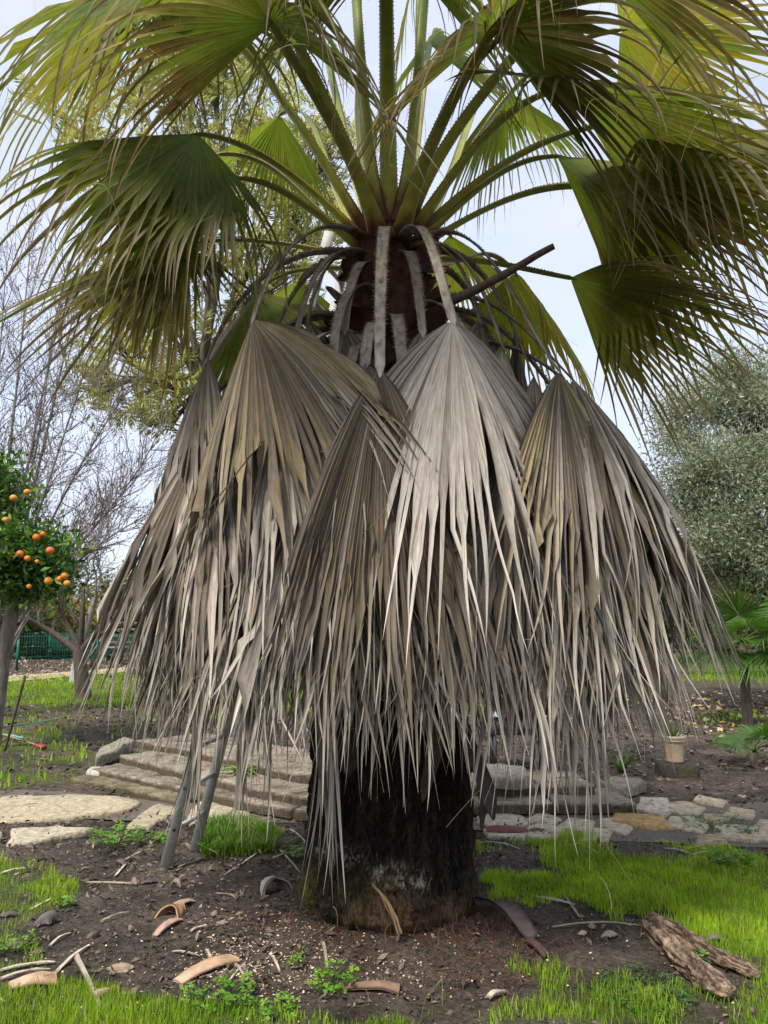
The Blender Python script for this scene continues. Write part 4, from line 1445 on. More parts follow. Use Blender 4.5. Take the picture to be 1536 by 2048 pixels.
# timber rack beyond the fence
rk = GP(262, 1322)
rack = empty('timber_rack', rk)
tag(rack, 'rack of stacked pale timber boards beyond the fence', 'rack')
for k in range(7):
    z = 0.25 + k * 0.27
    V = box_pts(rk + v3(0, 0, z), 2.0, 0.5, 0.11)
    child('board', V, BOXQ, M['wood'], rack, col=np.tile([np.array([0.20, 0.17, 0.14]) * (0.6 + 0.08 * k)], (8, 1)))
for sx in (-0.92, 0.92):
    V = box_pts(rk + v3(sx, 0.0, 1.05), 0.10, 0.6, 2.1)
    child('post', V, BOXQ, M['wood'], rack, col=np.tile([[0.10, 0.08, 0.06]], (8, 1)))


def lathe(prof, c, n=20):
    prof = np.asarray(prof, float)
    a = np.linspace(0, 2 * pi, n, endpoint=False)
    V = np.stack([prof[:, None, 0] * np.cos(a), prof[:, None, 0] * np.sin(a), np.repeat(prof[:, 1:2], n, 1)], -1)
    return V.reshape(-1, 3) + np.asarray(c), grid_q(len(prof), n, wrap=True)


bb = GP(238, 1328)
bath = empty('bird_bath', bb)
tag(bath, 'round stone bowl on a dark post near the fence', 'bird bath')
V, Q = lathe([(0.02, .45), (0.30, 0.52), (0.44, 0.62), (0.47, 0.68), (0.40, 0.68), (0.30, 0.60), (0.01, 0.58)], bb)
child('bowl', V, Q, M['stone'], bath, col=np.tile([[0.30, 0.26, 0.20]], (len(V), 1)), smooth=True)
V, Q = lathe([(0.01, 0.0), (0.16, 0.0), (0.15, 0.3), (0.17, 0.47), (0.01, 0.47)], bb, 12)
child('pedestal', V, Q, M['stone'], bath, col=np.tile([[0.05, 0.05, 0.045]], (len(V), 1)), smooth=True)
# ------------------------------------------------------------------ stone steps
def block(poly, z0, z1, seed, bevel=0.02, rough=0.012, sub=10):
    """stone slab with chipped edges from a ground polygon (counter-clockwise)"""
    rg = np.random.default_rng(seed)
    poly = np.asarray(poly, float)[:, :2]
    pts = []
    for i in range(len(poly)):
        a, b = poly[i], poly[(i + 1) % len(poly)]
        m = max(2, int(np.linalg.norm(b - a) / 0.07))
        for k in range(m):
            pts.append(a + (b - a) * k / m)
    pts = np.array(pts)
    n = len(pts)
    c = pts.mean(0)
    nz = fbm(pts[:, 0] * 7, pts[:, 1] * 7, seed, 7, 3) - 0.5
    rad = nrm(pts - c)
    pts = pts + rad * (nz * rough * 4)[:, None]
    rings = []
    for off, z in ((0.0, z0), (0.0, z0 * 0.4 + z1 * 0.6), (-0.25 * bevel, z1 - bevel), (-bevel, z1 - bevel * 0.2)):
        p = pts + rad * off
        h = z + (fbm(p[:, 0] * 9, p[:, 1] * 9, seed, 11, 3) - 0.5) * rough * 1.6 * (z > z0)
        rings.append(np.concatenate([p, h[:, None]], -1))
    for f in (0.82, 0.6, 0.35, 0.12):
        p = c + (pts - c) * f
        h = z1 + (fbm(p[:, 0] * 6, p[:, 1] * 6, seed, 13, 3) - 0.5) * rough * 2.0
        rings.append(np.concatenate([p, h[:, None]], -1))
    V = np.concatenate(rings)
    Q = grid_q(len(rings), n, wrap=True)
    o = (len(rings) - 1) * n
    cap = [[o + 0, o + k, o + k + 1, o + min(k + 2, n - 1)] for k in range(1, n - 2, 2)]
    return V, np.concatenate([Q, np.array(cap)])


def ccw(p):
    p = np.asarray(p, float)
    a = 0.5 * np.sum(p[:, 0] * np.roll(p[:, 1], -1) - np.roll(p[:, 0], -1) * p[:, 1])
    return p if a > 0 else p[::-1]


steps = empty('stone_steps', GP(330, 1600))
tag(steps, 'low weathered concrete garden steps behind the palm', 'steps')
TIER = [
    (0.045, [(140, 1556), (255, 1576), (352, 1600)], 0.55),
    (0.105, [(180, 1536), (280, 1557), (365, 1574), (480, 1598), (583, 1618), (720, 1628), (960, 1607), (1110, 1606), (1272, 1605)], 0.62),
    (0.185, [(236, 1510), (372, 1545), (480, 1568), (583, 1590), (720, 1598), (960, 1572), (1080, 1571), (1190, 1570)], 0.66),
    (0.265, [(270, 1480), (380, 1500), (480, 1522), (583, 1545), (720, 1555), (900, 1540)], 0.9),
]
sd = 0
for ti, (z, pl, dep) in enumerate(TIER):
    P = np.array([GP(a, b, z)[:2] for a, b in pl])
    T = nrm(np.gradient(P, axis=0))
    Nn = np.stack([-T[:, 1], T[:, 0]], -1)
    Nn = np.where(Nn[:, 1:2] < 0, -Nn, Nn)
    Bk = P + Nn * dep
    for i in range(len(P) - 1):
        sd += 1
        g = 0.008
        e = nrm(P[i + 1] - P[i]) * g
        poly = ccw([P[i] + e, P[i + 1] - e, Bk[i + 1] - e, Bk[i] + e])
        V, Q = block(poly, -0.06 if ti == 0 else z - 0.085, z + 0.0012 * (sd % 3), 900 + sd, 0.012, 0.018)
        c = np.array([0.29, 0.245, 0.185]) * (0.85 + 0.3 * ((sd * 7) % 5) / 5)
        if ti == 0:
            c = c * np.array([0.72, 0.74, 0.6])
        cc = np.tile([c], (len(V), 1))
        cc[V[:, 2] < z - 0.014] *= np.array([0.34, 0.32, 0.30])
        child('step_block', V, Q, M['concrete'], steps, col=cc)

# rough natural stones edging the steps, and the platform behind
for i, (pg, z, c) in enumerate([
    ([(170, 1540), (198, 1546), (216, 1538), (192, 1528)], 0.08, (0.46, 0.43, 0.36)),
    ([(192, 1512), (236, 1500), (272, 1478), (250, 1472), (196, 1498)], 0.19, (0.30, 0.27, 0.20)),
    ([(958, 1550), (1040, 1556), (1062, 1550), (1050, 1532), (1000, 1526), (955, 1530)], 0.27, (0.27, 0.24, 0.18)),
    ([(1200, 1562), (1240, 1574), (1292, 1562), (1282, 1554), (1225, 1552)], 0.13, (0.20, 0.18, 0.14)),
]):
    poly = ccw([GP(a, b, z)[:2] for a, b in pg])
    V, Q = block(poly, max(-0.03, z - 0.10), z, 950 + i, 0.02, 0.02)
    child('edge_stone', V, Q, M['stone'], steps, col=np.tile([np.array(c)], (len(V), 1)))

# ------------------------------------------------------------------ flagstone path
flag_bed = strip_poly('flagstone_path', [GP(-260, 1680)[:2], GP(60, 1640)[:2], GP(420, 1640)[:2], GP(800, 1650)[:2], GP(1200, 1680)[:2], GP(1800, 1720)[:2]],
                      [GP(-260, 1585)[:2], GP(60, 1585)[:2], GP(420, 1610)[:2], GP(800, 1640)[:2], GP(1200, 1625)[:2], GP(1800, 1580)[:2]], 0.004, M['soil_litter'], (0.115, 0.094, 0.072))
tag(flag_bed, kind='structure')
FLAG = [
    ([(-60, 1625), (0, 1645), (90, 1640), (190, 1628), (262, 1618), (282, 1605), (235, 1592), (150, 1590), (40, 1592), (-60, 1600)], (0.46, 0.415, 0.32)),
    ([(15, 1690), (70, 1682), (140, 1668), (190, 1658), (120, 1652), (20, 1660)], (0.47, 0.44, 0.36)),
    ([(-120, 1672), (-20, 1660), (5, 1668), (0, 1685), (-100, 1700)], (0.42, 0.39, 0.32)),
    ([(255, 1648), (300, 1650), (350, 1626), (362, 1612), (318, 1605), (275, 1625)], (0.40, 0.36, 0.27)),
    ([(372, 1640), (430, 1636), (478, 1612), (452, 1596), (400, 1600), (380, 1615)], (0.45, 0.41, 0.33)),
    ([(440, 1640), (500, 1638), (505, 1618), (470, 1615)], (0.42, 0.38, 0.31)),
    ([(960, 1640), (1010, 1650), (1052, 1643), (1040, 1628), (1000, 1622), (965, 1630)], (0.46, 0.43, 0.36)),
    ([(985, 1668), (1045, 1670), (1060, 1655), (1010, 1650), (975, 1657)], (0.48, 0.45, 0.38)),
    ([(1060, 1668), (1110, 1672), (1125, 1655), (1085, 1645), (1055, 1652)], (0.45, 0.42, 0.34)),
    ([(1055, 1637), (1095, 1645), (1120, 1635), (1085, 1624)], (0.44, 0.41, 0.34)),
    ([(1115, 1650), (1180, 1660), (1185, 1640), (1140, 1633)], (0.46, 0.42, 0.34)),
    ([(1165, 1678), (1215, 1676), (1222, 1658), (1180, 1655)], (0.43, 0.39, 0.31)),
    ([(1205, 1648), (1250, 1662), (1262, 1645), (1225, 1632), (1208, 1634)], (0.48, 0.44, 0.36)),
    ([(1235, 1640), (1300, 1652), (1345, 1650), (1315, 1630), (1240, 1626)], (0.44, 0.31, 0.14)),
    ([(1278, 1615), (1320, 1628), (1342, 1618), (1330, 1598), (1285, 1596)], (0.42, 0.40, 0.35)),
    ([(1345, 1648), (1400, 1660), (1412, 1648), (1385, 1632), (1345, 1632)], (0.47, 0.43, 0.34)),
    ([(1335, 1618), (1390, 1625), (1405, 1612), (1370, 1602), (1340, 1604)], (0.42, 0.38, 0.31)),
    ([(1390, 1598), (1440, 1608), (1448, 1600), (1400, 1590)], (0.42, 0.38, 0.31)),
    ([(1395, 1642), (1450, 1640), (1458, 1630), (1410, 1626)], (0.40, 0.34, 0.26)),
    ([(1440, 1668), (1500, 1676), (1545, 1674), (1540, 1658), (1480, 1650), (1440, 1650)], (0.43, 0.38, 0.30)),
    ([(1450, 1625), (1500, 1632), (1505, 1620), (1465, 1612)], (0.42, 0.37, 0.29)),
    ([(1395, 1684), (1450, 1680), (1430, 1668), (1390, 1670)], (0.36, 0.30, 0.22)),
    ([(1505, 1650), (1560, 1655), (1570, 1642), (1520, 1636)], (0.43, 0.38, 0.30)),
    ([(1550, 1690), (1640, 1700), (1650, 1680), (1570, 1670)], (0.43, 0.38, 0.30)),
]
for i, (pg, c) in enumerate(FLAG):
    zz = 0.03
    poly = ccw([GP(a, b, zz)[:2] for a, b in pg])
    m = poly.mean(0)
    poly = m + (poly - m) * (1.24 if pg[0][0] > 900 else 1.0)
    z = float(np.max(gh(poly[:, 0], poly[:, 1]))) * 0.6 + float(gh(m[0], m[1])) * 0.4 + 0.026
    V, Q = block(poly, z - 0.08, z, 1000 + i, 0.016, 0.016)
    o = mobj('flagstone', V, Q, M['stone'], flag_bed, col=np.tile([np.array(c) * v3(1.0, 0.93, 0.80)], (len(V), 1)))

# ------------------------------------------------------------------ ladder
lf, rf = GP(330, 1735), GP(405, 1692)
lt = PX(652, 492, 5.02)
off = rf - lf
ladder = empty('ladder', lf)
tag(ladder, 'grey aluminium ladder leaning up against the palm crown', 'ladder')
axis = nrm(lt - lf)
LL = np.linalg.norm(lt - lf) + 0.1
sdv = nrm(off - np.dot(off, axis) * axis)
fn = np.cross(axis, sdv)
wdt = 0.40
for k in (0, 1):
    a = lf + sdv * wdt * k
    a = a - axis * (a[2] / axis[2]) if k else a
    V = beam(a, lf + sdv * wdt * k + axis * LL, 0.025, 0.068, fn)
    V = beam(a, lf + sdv * wdt * k + axis * LL, 0.068, 0.025, sdv)
    child('side_rail', V, BOXQ, M['metal'], ladder)
s = 0.26
while s < LL:
    a = lf + axis * s
    V, Q = tube(np.array([a - sdv * 0.012, a + sdv * (wdt + 0.012)]), 0.017, 6)
    child('rung', V, Q, M['metal'], ladder)
    # square hole plate end seen on the rail face
    V = box_pts(a - sdv * 0.0135, 0.022, 0.022, 0.004, np.array([fn, axis, sdv]))
    child('rung_socket', V, BOXQ, M['boot'], ladder, col=np.tile([[0.02, 0.018, 0.016]], (8, 1)))
    s += 0.28

# ------------------------------------------------------------------ flower pot, block, tray
pb = PX(1350, 1524, 8.6)
blk = empty('concrete_block', (pb[0], pb[1], 0))
tag(blk, 'dark block under the clay pot', 'block')
V, Q = block(ccw([pb[:2] + v3(*q)[:2] for q in ((-0.17, -0.14, 0), (0.20, -0.14, 0), (0.20, 0.14, 0), (-0.17, 0.14, 0))]), -0.02, pb[2] - 0.002, 71, 0.012, 0.006)
child('block_body', V, Q, M['concrete'], blk, col=np.tile([[0.075, 0.062, 0.05]], (len(V), 1)))
pot = empty('flower_pot', pb)
tag(pot, 'beige clay pot with thick rim standing at the right of the steps', 'pot')
hh = 0.275
V, Q = lathe([(0.005, 0.0), (0.085, 0.0), (0.088, 0.02), (0.086, 0.03), (0.103, hh - 0.07), (0.106, hh - 0.06)], pb, 24)
child('pot_body', V, Q, M['pot'], pot, col=np.tile([[0.44, 0.33, 0.20]], (len(V), 1)), smooth=True)
V, Q = lathe([(0.104, hh - 0.062), (0.116, hh - 0.06), (0.120, hh - 0.05), (0.116, hh - 0.035), (0.123, hh - 0.03), (0.125, hh), (0.108, hh), (0.100, hh - 0.05)], pb, 24)
child('rim', V, Q, M['pot'], pot, col=np.tile([[0.50, 0.42, 0.30]], (len(V), 1)), smooth=True)
V, Q = lathe([(0.104, hh - 0.04), (0.05, hh - 0.03), (0.003, hh - 0.028)], pb, 24)
child('potting_soil', V, Q, M['soil_litter'], pot, col=np.tile([[0.03, 0.022, 0.018]], (len(V), 1)), smooth=True)


def spiky(name, label, base, n, L, cols, seed, cat='plant', w=0.016, spread=0.8, parent=None):
    rg = np.random.default_rng(seed)
    acc = Acc()
    for i in range(n):
        a = rg.uniform(0, 2 * pi)
        d = nrm(v3(cos(a) * spread * rg.uniform(0.3, 1), sin(a) * spread * rg.uniform(0.3, 1), 1))
        pts = [np.asarray(base, float) + v3(cos(a), sin(a), 0) * 0.012]
        l = L * rg.uniform(0.6, 1.15)
        for k in range(6):
            d = nrm(d + DOWN * 0.20)
            pts.append(pts[-1] + d * l / 6)
        pts = np.array(pts)
        sdw = nrm(np.cross(pts[-1] - pts[0], UP))[None] * (w * np.array([.6, 1, 1, .9, .7, .45, .08]) / 2)[:, None]
        mid = pts + DOWN * w * 0.15
        V = np.stack([pts - sdw, mid, pts + sdw], 1).reshape(-1, 3)
        acc.add(V, grid_q(7, 3), np.asarray(cols[rg.integers(0, len(cols))]) * rg.uniform(0.8, 1.2))
    o = acc.obj(name, M['leaf'], parent)
    if parent is None:
        tag(o, label, cat)
    return o


spiky('strap_leaf_plant', 'strappy green plant growing in the clay pot', pb + UP * (hh - 0.04), 26, 0.34, [(0.09, 0.14, 0.05), (0.14, 0.18, 0.08)], 72)
pp2 = v3(PX(1240, 1500, 8.8)[0], 8.8, 0)
spiky('strap_leaf_plant', 'clump of strappy leaves behind the thatch left of the clay pot', pp2, 30, 0.45, [(0.06, 0.12, 0.03), (0.10, 0.16, 0.04)], 73, w=0.02)
pp3 = GP(480, 1545, 0.185)
spiky('rosette_plant', 'bright green rosette weed growing on the steps beside the ladder', pp3 + UP * 0.0, 18, 0.26, [(0.14, 0.26, 0.03), (0.10, 0.20, 0.03)], 74, w=0.05, spread=1.6)

# pale blue trough on legs behind the thatch
tb = PX(1035, 1440, 8.9)
tray = empty('metal_trough', (tb[0], tb[1], 0))
tag(tray, 'pale blue metal trough on dark legs half hidden behind the thatch', 'trough')
zt = tb[2]
V = box_pts((tb[0], tb[1], zt + 0.06), 0.66, 0.40, 0.018)
child('rim', V, BOXQ, M['paint'], tray, col=np.tile([[0.45, 0.56, 0.66]], (8, 1)))
V = box_pts((tb[0], tb[1], zt - 0.045), 0.60, 0.34, 0.19)
child('basin', V, BOXQ, M['paint'], tray, col=np.tile([[0.05, 0.055, 0.06]], (8, 1)))
for sx in (-1, 1):
    for sy in (-1, 1):
        V = box_pts((tb[0] + sx * 0.27, tb[1] + sy * 0.14, (zt - 0.14) / 2), 0.04, 0.04, zt - 0.142)
        child('leg', V, BOXQ, M['paint'], tray, col=np.tile([[0.03, 0.03, 0.03]], (8, 1)))

# ------------------------------------------------------------------ tools at the left
pa, pt = GP(8, 1505), PX(50, 1352, 9.9)
V, Q = tube(bez(pa - UP * 0.03, pa + (pt - pa) * 0.3, pa + (pt - pa) * 0.7 + v3(0.01, 0, 0), pt, 8), np.array([0.017, 0.018, 0.018, 0.018, 0.018, 0.018, 0.019, 0.022]), 6)
tag(mobj('wooden_pole', V, Q, M['wood'], col=np.tile([[0.115, 0.085, 0.06]], (len(V), 1)), smooth=True), 'weathered wooden pole standing aslant in the soil at the left edge', 'pole')
ha, hb = GP(-60, 1462) + UP * 0.10, GP(78, 1496) + UP * 0.03
V, Q = tube(np.linspace(ha, hb, 6), 0.012, 6)
rake = empty('garden_tool', hb)
tag(rake, 'garden tool with pale shaft and red head lying at the left edge', 'tool')
child('shaft', V, Q, M['wood'], rake, col=np.tile([[0.30, 0.24, 0.19]], (len(V), 1)))
V = beam(hb - nrm(hb - ha) * 0.06, hb + nrm(hb - ha) * 0.14, 0.09, 0.03)
child('head', V, BOXQ, M['paint'], rake, col=np.tile([[0.30, 0.035, 0.03]], (8, 1)))


def ground_tube(name, label, cat, px, r, col, lift=0.01, mat='paint'):
    p = np.array([GP(a, b) for a, b in px])
    u = np.linspace(0, len(p) - 1, 30)
    q = np.stack([np.interp(u, np.arange(len(p)), p[:, i]) for i in range(3)], -1)
    q[:, 2] = gh(q[:, 0], q[:, 1]) + r + lift
    V, Q = tube(q, r, 6)
    return tag(mobj(name, V, Q, M[mat], col=np.tile([col], (len(V), 1)), smooth=True), label, cat)


ground_tube('garden_hose', 'thin turquoise hose lying on the littered ground in front of the fruit tree', 'hose', [(-60, 1462), (20, 1455), (80, 1445), (110, 1441), (140, 1436)], 0.009, (0.10, 0.26, 0.19))
ground_tube('hose_piece', 'short turquoise hose end beside the red tool head', 'hose', [(-60, 1472), (0, 1477), (46, 1484)], 0.014, (0.15, 0.36, 0.29), 0.05)

# ------------------------------------------------------------------ ground litter things
def plate(p0, p1, w0, w1, th, arch, bow, seed, nx=9, ny=18, ragged=0.0, roll=0.0, lift=0.0, point=False):
    """curved solid strip lying on the ground from p0 to p1; arch: cross curvature, bow: raised middle"""
    rg = np.random.default_rng(seed)
    p0, p1 = np.asarray(p0, float).copy(), np.asarray(p1, float).copy()
    p0[2], p1[2] = gh(p0[0], p0[1]) + lift, gh(p1[0], p1[1]) + lift
    d = p1 - p0
    ln = np.linalg.norm(d)
    d = d / ln
    s = nrm(np.cross(d, UP))
    up = np.cross(s, d)
    s2 = s * cos(roll) + up * sin(roll)
    u2 = -s * sin(roll) + up * cos(roll)
    t = np.linspace(0, 1, ny)
    u = np.linspace(-1, 1, nx)
    T, Uu = np.meshgrid(t, u, indexing='ij')
    W = (w0 * (1 - T) + w1 * T) / 2
    if point:
        W = W * np.maximum(np.sin(np.clip(T, 0.02, 0.98) * pi) ** 0.6, 0.05)
    edge = 1 + ragged * (rg.uniform(-1, 1, (ny, 1)) * np.abs(Uu) ** 6)
    X = Uu * W * edge
    Z = arch * W * (1 - Uu ** 2) + bow * np.sin(T * pi) + (fbm(T * 4 + seed, Uu * 1.5, 0, seed, 2) - 0.5) * 0.012
    top = p0 + d * (T * ln)[..., None] + s2 * X[..., None] + u2 * (Z + th)[..., None]
    bot = top - u2 * th
    V = np.concatenate([top.reshape(-1, 3), bot.reshape(-1, 3)])
    Q = grid_q(ny, nx)
    nv = nx * ny
    b = [q for q in range(nx)] + [r * nx + nx - 1 for r in range(1, ny)] + [nv - 2 - q for q in range(nx - 1)] + [r * nx for r in range(ny - 2, 0, -1)]
    rim = [[b[q], b[(q + 1) % len(b)], b[(q + 1) % len(b)] + nv, b[q] + nv] for q in range(len(b))]
    return V, np.concatenate([Q, Q[:, ::-1] + nv, np.array(rim)]), np.concatenate([np.stack([T, Uu], -1).reshape(-1, 2)] * 2), (top, s2, d, u2)


def stalk_piece(label, a, b, w0, w1, seed, c0, c1, arch=0.22, bow=0.018, roll=0.0, lift=0.004, teeth=True, name='cut_leaf_stalk', th=0.006):
    p0, p1 = GP(*a), GP(*b)
    V, Q, TU, (top, s2, d, u2) = plate(p0, p1, w0, w1, th, arch, bow, seed, roll=roll, lift=lift)
    t = TU[:, :1]
    C = np.asarray(c0) * (1 - t) + np.asarray(c1) * t
    acc = Acc()
    acc.add(V, Q, C * (1 - 0.25 * np.abs(TU[:, 1:2]) ** 4))
    if teeth:
        rg = np.random.default_rng(seed)
        for e, sg in ((0, -1), (-1, 1)):
            for k in np.linspace(1, len(top) - 2, 20):
                i = int(k)
                f = k - i
                b0 = top[i, e] * (1 - f) + top[i + 1, e] * f
                h = rg.uniform(0.008, 0.014)
                acc.add([b0 - d * 0.004, b0 + d * 0.004, b0 + s2 * sg * h + d * h * 0.5 + d * 0.0005, b0 + s2 * sg * h + d * h * 0.5 - d * 0.0005], [[0, 1, 2, 3]], np.array([0.25, 0.12, 0.06]))
    o = acc.obj(name, M['dry'], None, smooth=True)
    return tag(o, label, 'leaf stalk')


PEACH, PEACH2 = (0.42, 0.26, 0.155), (0.52, 0.36, 0.235)
stalk_piece('peach-coloured cut leaf stalk lying in front of the trunk', (352, 1970), (466, 1925), 0.075, 0.115, 81, PEACH2, PEACH)
stalk_piece('broad peach-coloured cut leaf stalk at the bottom left corner', (15, 1985), (112, 1968), 0.085, 0.14, 82, PEACH2, PEACH, arch=0.3)
stalk_piece('peeled leaf stalk pointing up-right in the dark soil', (335, 1835), (382, 1806), 0.07, 0.055, 83, PEACH, (0.45, 0.31, 0.22), arch=0.3)
stalk_piece('short toothed stalk fragment below the curled leaf base', (308, 1882), (356, 1850), 0.03, 0.055, 84, (0.42, 0.28, 0.22), (0.40, 0.26, 0.20), arch=0.2)
stalk_piece('reddish leaf base scrap at the foot of the steps beside the ladder', (508, 1622), (532, 1608), 0.10, 0.10, 85, (0.24, 0.10, 0.075), (0.28, 0.13, 0.10), arch=0.25, roll=-0.35, lift=0.03, teeth=False, name='leaf_base_scrap')
stalk_piece('dark red leaf sheath on the stones right of the trunk', (972, 1668), (1055, 1668), 0.11, 0.10, 86, (0.16, 0.045, 0.05), (0.19, 0.07, 0.06), arch=0.3, roll=-0.25, lift=0.02, teeth=False, name='leaf_sheath')
stalk_piece('brown curled sheath tip next to the dark red sheath', (1052, 1668), (1098, 1664), 0.05, 0.03, 87, (0.16, 0.085, 0.055), (0.10, 0.06, 0.04), arch=0.6, teeth=False, name='leaf_sheath')
stalk_piece('long purplish-brown leaf sheath lying right of the trunk base', (968, 1838), (1060, 1900), 0.16, 0.10, 88, (0.20, 0.155, 0.145), (0.10, 0.07, 0.065), arch=-0.5, bow=0.05, roll=0.25, lift=0.05, teeth=False, name='leaf_sheath')
stalk_piece('ragged dark tip of the sheath right of the trunk base', (1055, 1895), (1092, 1925), 0.08, 0.03, 89, (0.10, 0.055, 0.04), (0.06, 0.035, 0.028), arch=0.5, bow=0.02, teeth=False, name='leaf_sheath')
stalk_piece('thin brown sheath lying flat in front of the trunk at the bottom', (690, 1985), (800, 1990), 0.05, 0.09, 90, (0.17, 0.10, 0.07), (0.24, 0.15, 0.10), arch=0.35, teeth=False, name='leaf_sheath')


def arch_base(label, px, py, w, h, depth, seed, col, yaw, name='curled_leaf_base', inner=(0.30, 0.16, 0.09)):
    """arched hood-like leaf base standing on the ground"""
    c = GP(px, py)
    c[2] = gh(c[0], c[1])
    n, m = 13, 9
    a = np.linspace(0.05, pi - 0.05, n)
    t = np.linspace(0, 1, m)
    Aa, T = np.meshgrid(a, t, indexing='ij')
    sc = 1 - 0.35 * T
    x, z = np.cos(Aa) * w / 2 * sc, np.sin(Aa) * h * sc
    y = T * depth + 0.05 * np.sin(Aa)
    ca, sa = cos(yaw), sin(yaw)

    def put(k):
        X, Z = x * k, z * k
        return np.stack([c[0] + X * ca - y * sa, c[1] + X * sa + y * ca, c[2] + Z - 0.012], -1).reshape(-1, 3)
    V = np.concatenate([put(1.0), put(0.86)])
    Q = grid_q(n, m)
    nv = n * m
    b = [q for q in range(m)] + [r * m + m - 1 for r in range(1, n)] + [nv - 2 - q for q in range(m - 1)] + [r * m for r in range(n - 2, 0, -1)]
    rim = [[b[q], b[(q + 1) % len(b)], b[(q + 1) % len(b)] + nv, b[q] + nv] for q in range(len(b))]
    V = V + (fbm(V[:, 0] * 25, V[:, 1] * 25, V[:, 2] * 25, seed, 2)[:, None] - 0.5) * 0.012
    C = np.concatenate([np.tile([col], (nv, 1)), np.tile([inner], (nv, 1))])
    return tag(mobj(name, V, np.concatenate([Q, Q[:, ::-1] + nv, np.array(rim)]), M['dry'], col=C, smooth=True), label, 'leaf base')


arch_base('arched peach-brown leaf base open towards the camera on dark soil', 330, 1848, 0.155, 0.085, 0.10, 91, (0.40, 0.235, 0.13), -0.35)
arch_base('pale grey leaf base leaning on the left foot of the trunk', 557, 1805, 0.20, 0.11, 0.13, 92, (0.33, 0.285, 0.25), 0.5, inner=(0.14, 0.10, 0.085))
V = box_pts(GP(568, 1868) + v3(0, 0, 0.02), 0.024, 0.018, 0.016, np.array([[.9, .4, 0], [-.4, .9, .1], [0, -.1, 1]]))
tag(mobj('paper_scrap', V, BOXQ, M['paint'], col=np.tile([[0.66, 0.72, 0.82]], (8, 1))), 'tiny white scrap of paper on the soil left of the trunk', 'scrap')

# dark sheaths still hanging on the trunk under the skirt
def hang(label, a, Ya, b, Yb, w0, w1, col, seed):
    p0, p1 = PX(*a, Ya), PX(*b, Yb)
    d = p1 - p0
    ln = np.linalg.norm(d)
    d /= ln
    s = nrm(np.cross(d, nrm(PALM - p0) * v3(1, 1, 0)))
    o = np.cross(s, d)
    nx, ny = 7, 12
    T, U_ = np.meshgrid(np.linspace(0, 1, ny), np.linspace(-1, 1, nx), indexing='ij')
    W = (w0 * (1 - T) + w1 * T) / 2 * np.minimum(1, (1 - T) * 5 + 0.12)
    top = p0 + d * (T * ln)[..., None] + s * (U_ * W)[..., None] + o * (0.25 * W * (1 - U_ ** 2) + 0.02 * np.sin(T * 5 + seed))[..., None]
    V = np.concatenate([top.reshape(-1, 3), (top - o * 0.006).reshape(-1, 3)])
    Q = grid_q(ny, nx)
    nv = nx * ny
    bb_ = [q for q in range(nx)] + [r * nx + nx - 1 for r in range(1, ny)] + [nv - 2 - q for q in range(nx - 1)] + [r * nx for r in range(ny - 2, 0, -1)]
    rim = [[bb_[q], bb_[(q + 1) % len(bb_)], bb_[(q + 1) % len(bb_)] + nv, bb_[q] + nv] for q in range(len(bb_))]
    ob = child('hanging_sheath', V, np.concatenate([Q, Q[:, ::-1] + nv, np.array(rim)]), M['boot'], palm, col=np.tile([col], (2 * nv, 1)), smooth=True)
    ob['label'] = label


hang('dark brown leaf sheath hanging beside the trunk on the right', (925, 1430), 4.35, (985, 1640), 4.30, 0.10, 0.13, (0.055, 0.036, 0.03), 1)
hang('narrow dark sheath hanging close to the right side of the trunk', (940, 1480), 4.4, (968, 1662), 4.36, 0.06, 0.07, (0.05, 0.03, 0.024), 2)
hang('pointed dark sheath hanging in front of the trunk', (875, 1440), 4.2, (848, 1606), 4.18, 0.12, 0.05, (0.07, 0.045, 0.036), 3)
hang('small dark sheath at the left of the trunk under the fringe', (690, 1420), 4.25, (695, 1556), 4.22, 0.12, 0.11, (0.06, 0.04, 0.032), 4)


# rotten log split in two arms
def log_arm(p, rr, seed):
    pts = np.array(p)
    n, m = 110, 44
    u = np.linspace(0, len(pts) - 1, n)
    q = np.stack([np.interp(u, np.arange(len(pts)), pts[:, i]) for i in range(3)], -1)
    ker = np.ones(15) / 15
    q = np.stack([np.convolve(np.pad(q[:, i], 7, mode='edge'), ker, 'valid') for i in range(3)], -1)
    V, Q = tube(q, np.interp(u, np.linspace(0, len(pts) - 1, len(rr)), rr), m, cap=False)
    G_ = V.reshape(n, m, 3)
    cen = q[:, None]
    an = np.linspace(0, 2 * pi, m, endpoint=False)[None]
    uu = u[:, None]
    ca, sa = np.cos(an), np.sin(an)
    big = fbm(uu * 1.1, ca * 1.6 + 5, sa * 1.6, seed, 2) - 0.5
    ridge = 1 - np.abs(2 * fbm(uu * 1.8, ca * 5 + 3, sa * 5, seed + 2, 3) - 1) * 2.2
    crack = fbm(uu * 7, ca * 6, sa * 6, seed + 5, 3) - 0.5
    fine = fbm(uu * 22, ca * 14, sa * 14, seed + 9, 2) - 0.5
    f = 0.86 + 0.55 * big + 0.16 * (ridge - 0.5) + 0.22 * crack + 0.14 * fine
    plate_ = np.floor(fbm(uu * 2.2, ca * 2.4, sa * 2.4, seed + 7, 2) * 6) / 6 - 0.5
    f = f + 0.38 * plate_
    G2 = cen + (G_ - cen) * f[..., None] * v3(1, 1, 0.8)
    k = np.clip(0.45 + 1.1 * (ridge - 0.5) * 0.5 + 1.6 * plate_ + 1.2 * crack + 0.9 * fine, 0, 1)[..., None]
    C = np.array([0.040, 0.026, 0.018]) * (1 - k) + np.array([0.32, 0.225, 0.150]) * k
    V = G2.reshape(-1, 3)
    capq = []
    for o in (0, (n - 1) * m):
        for i in range(1, m - 2, 2):
            capq.append([o, o + i, o + i + 1, o + i + 2])
    return V, np.concatenate([Q, np.array(capq)]), C.reshape(-1, 3)


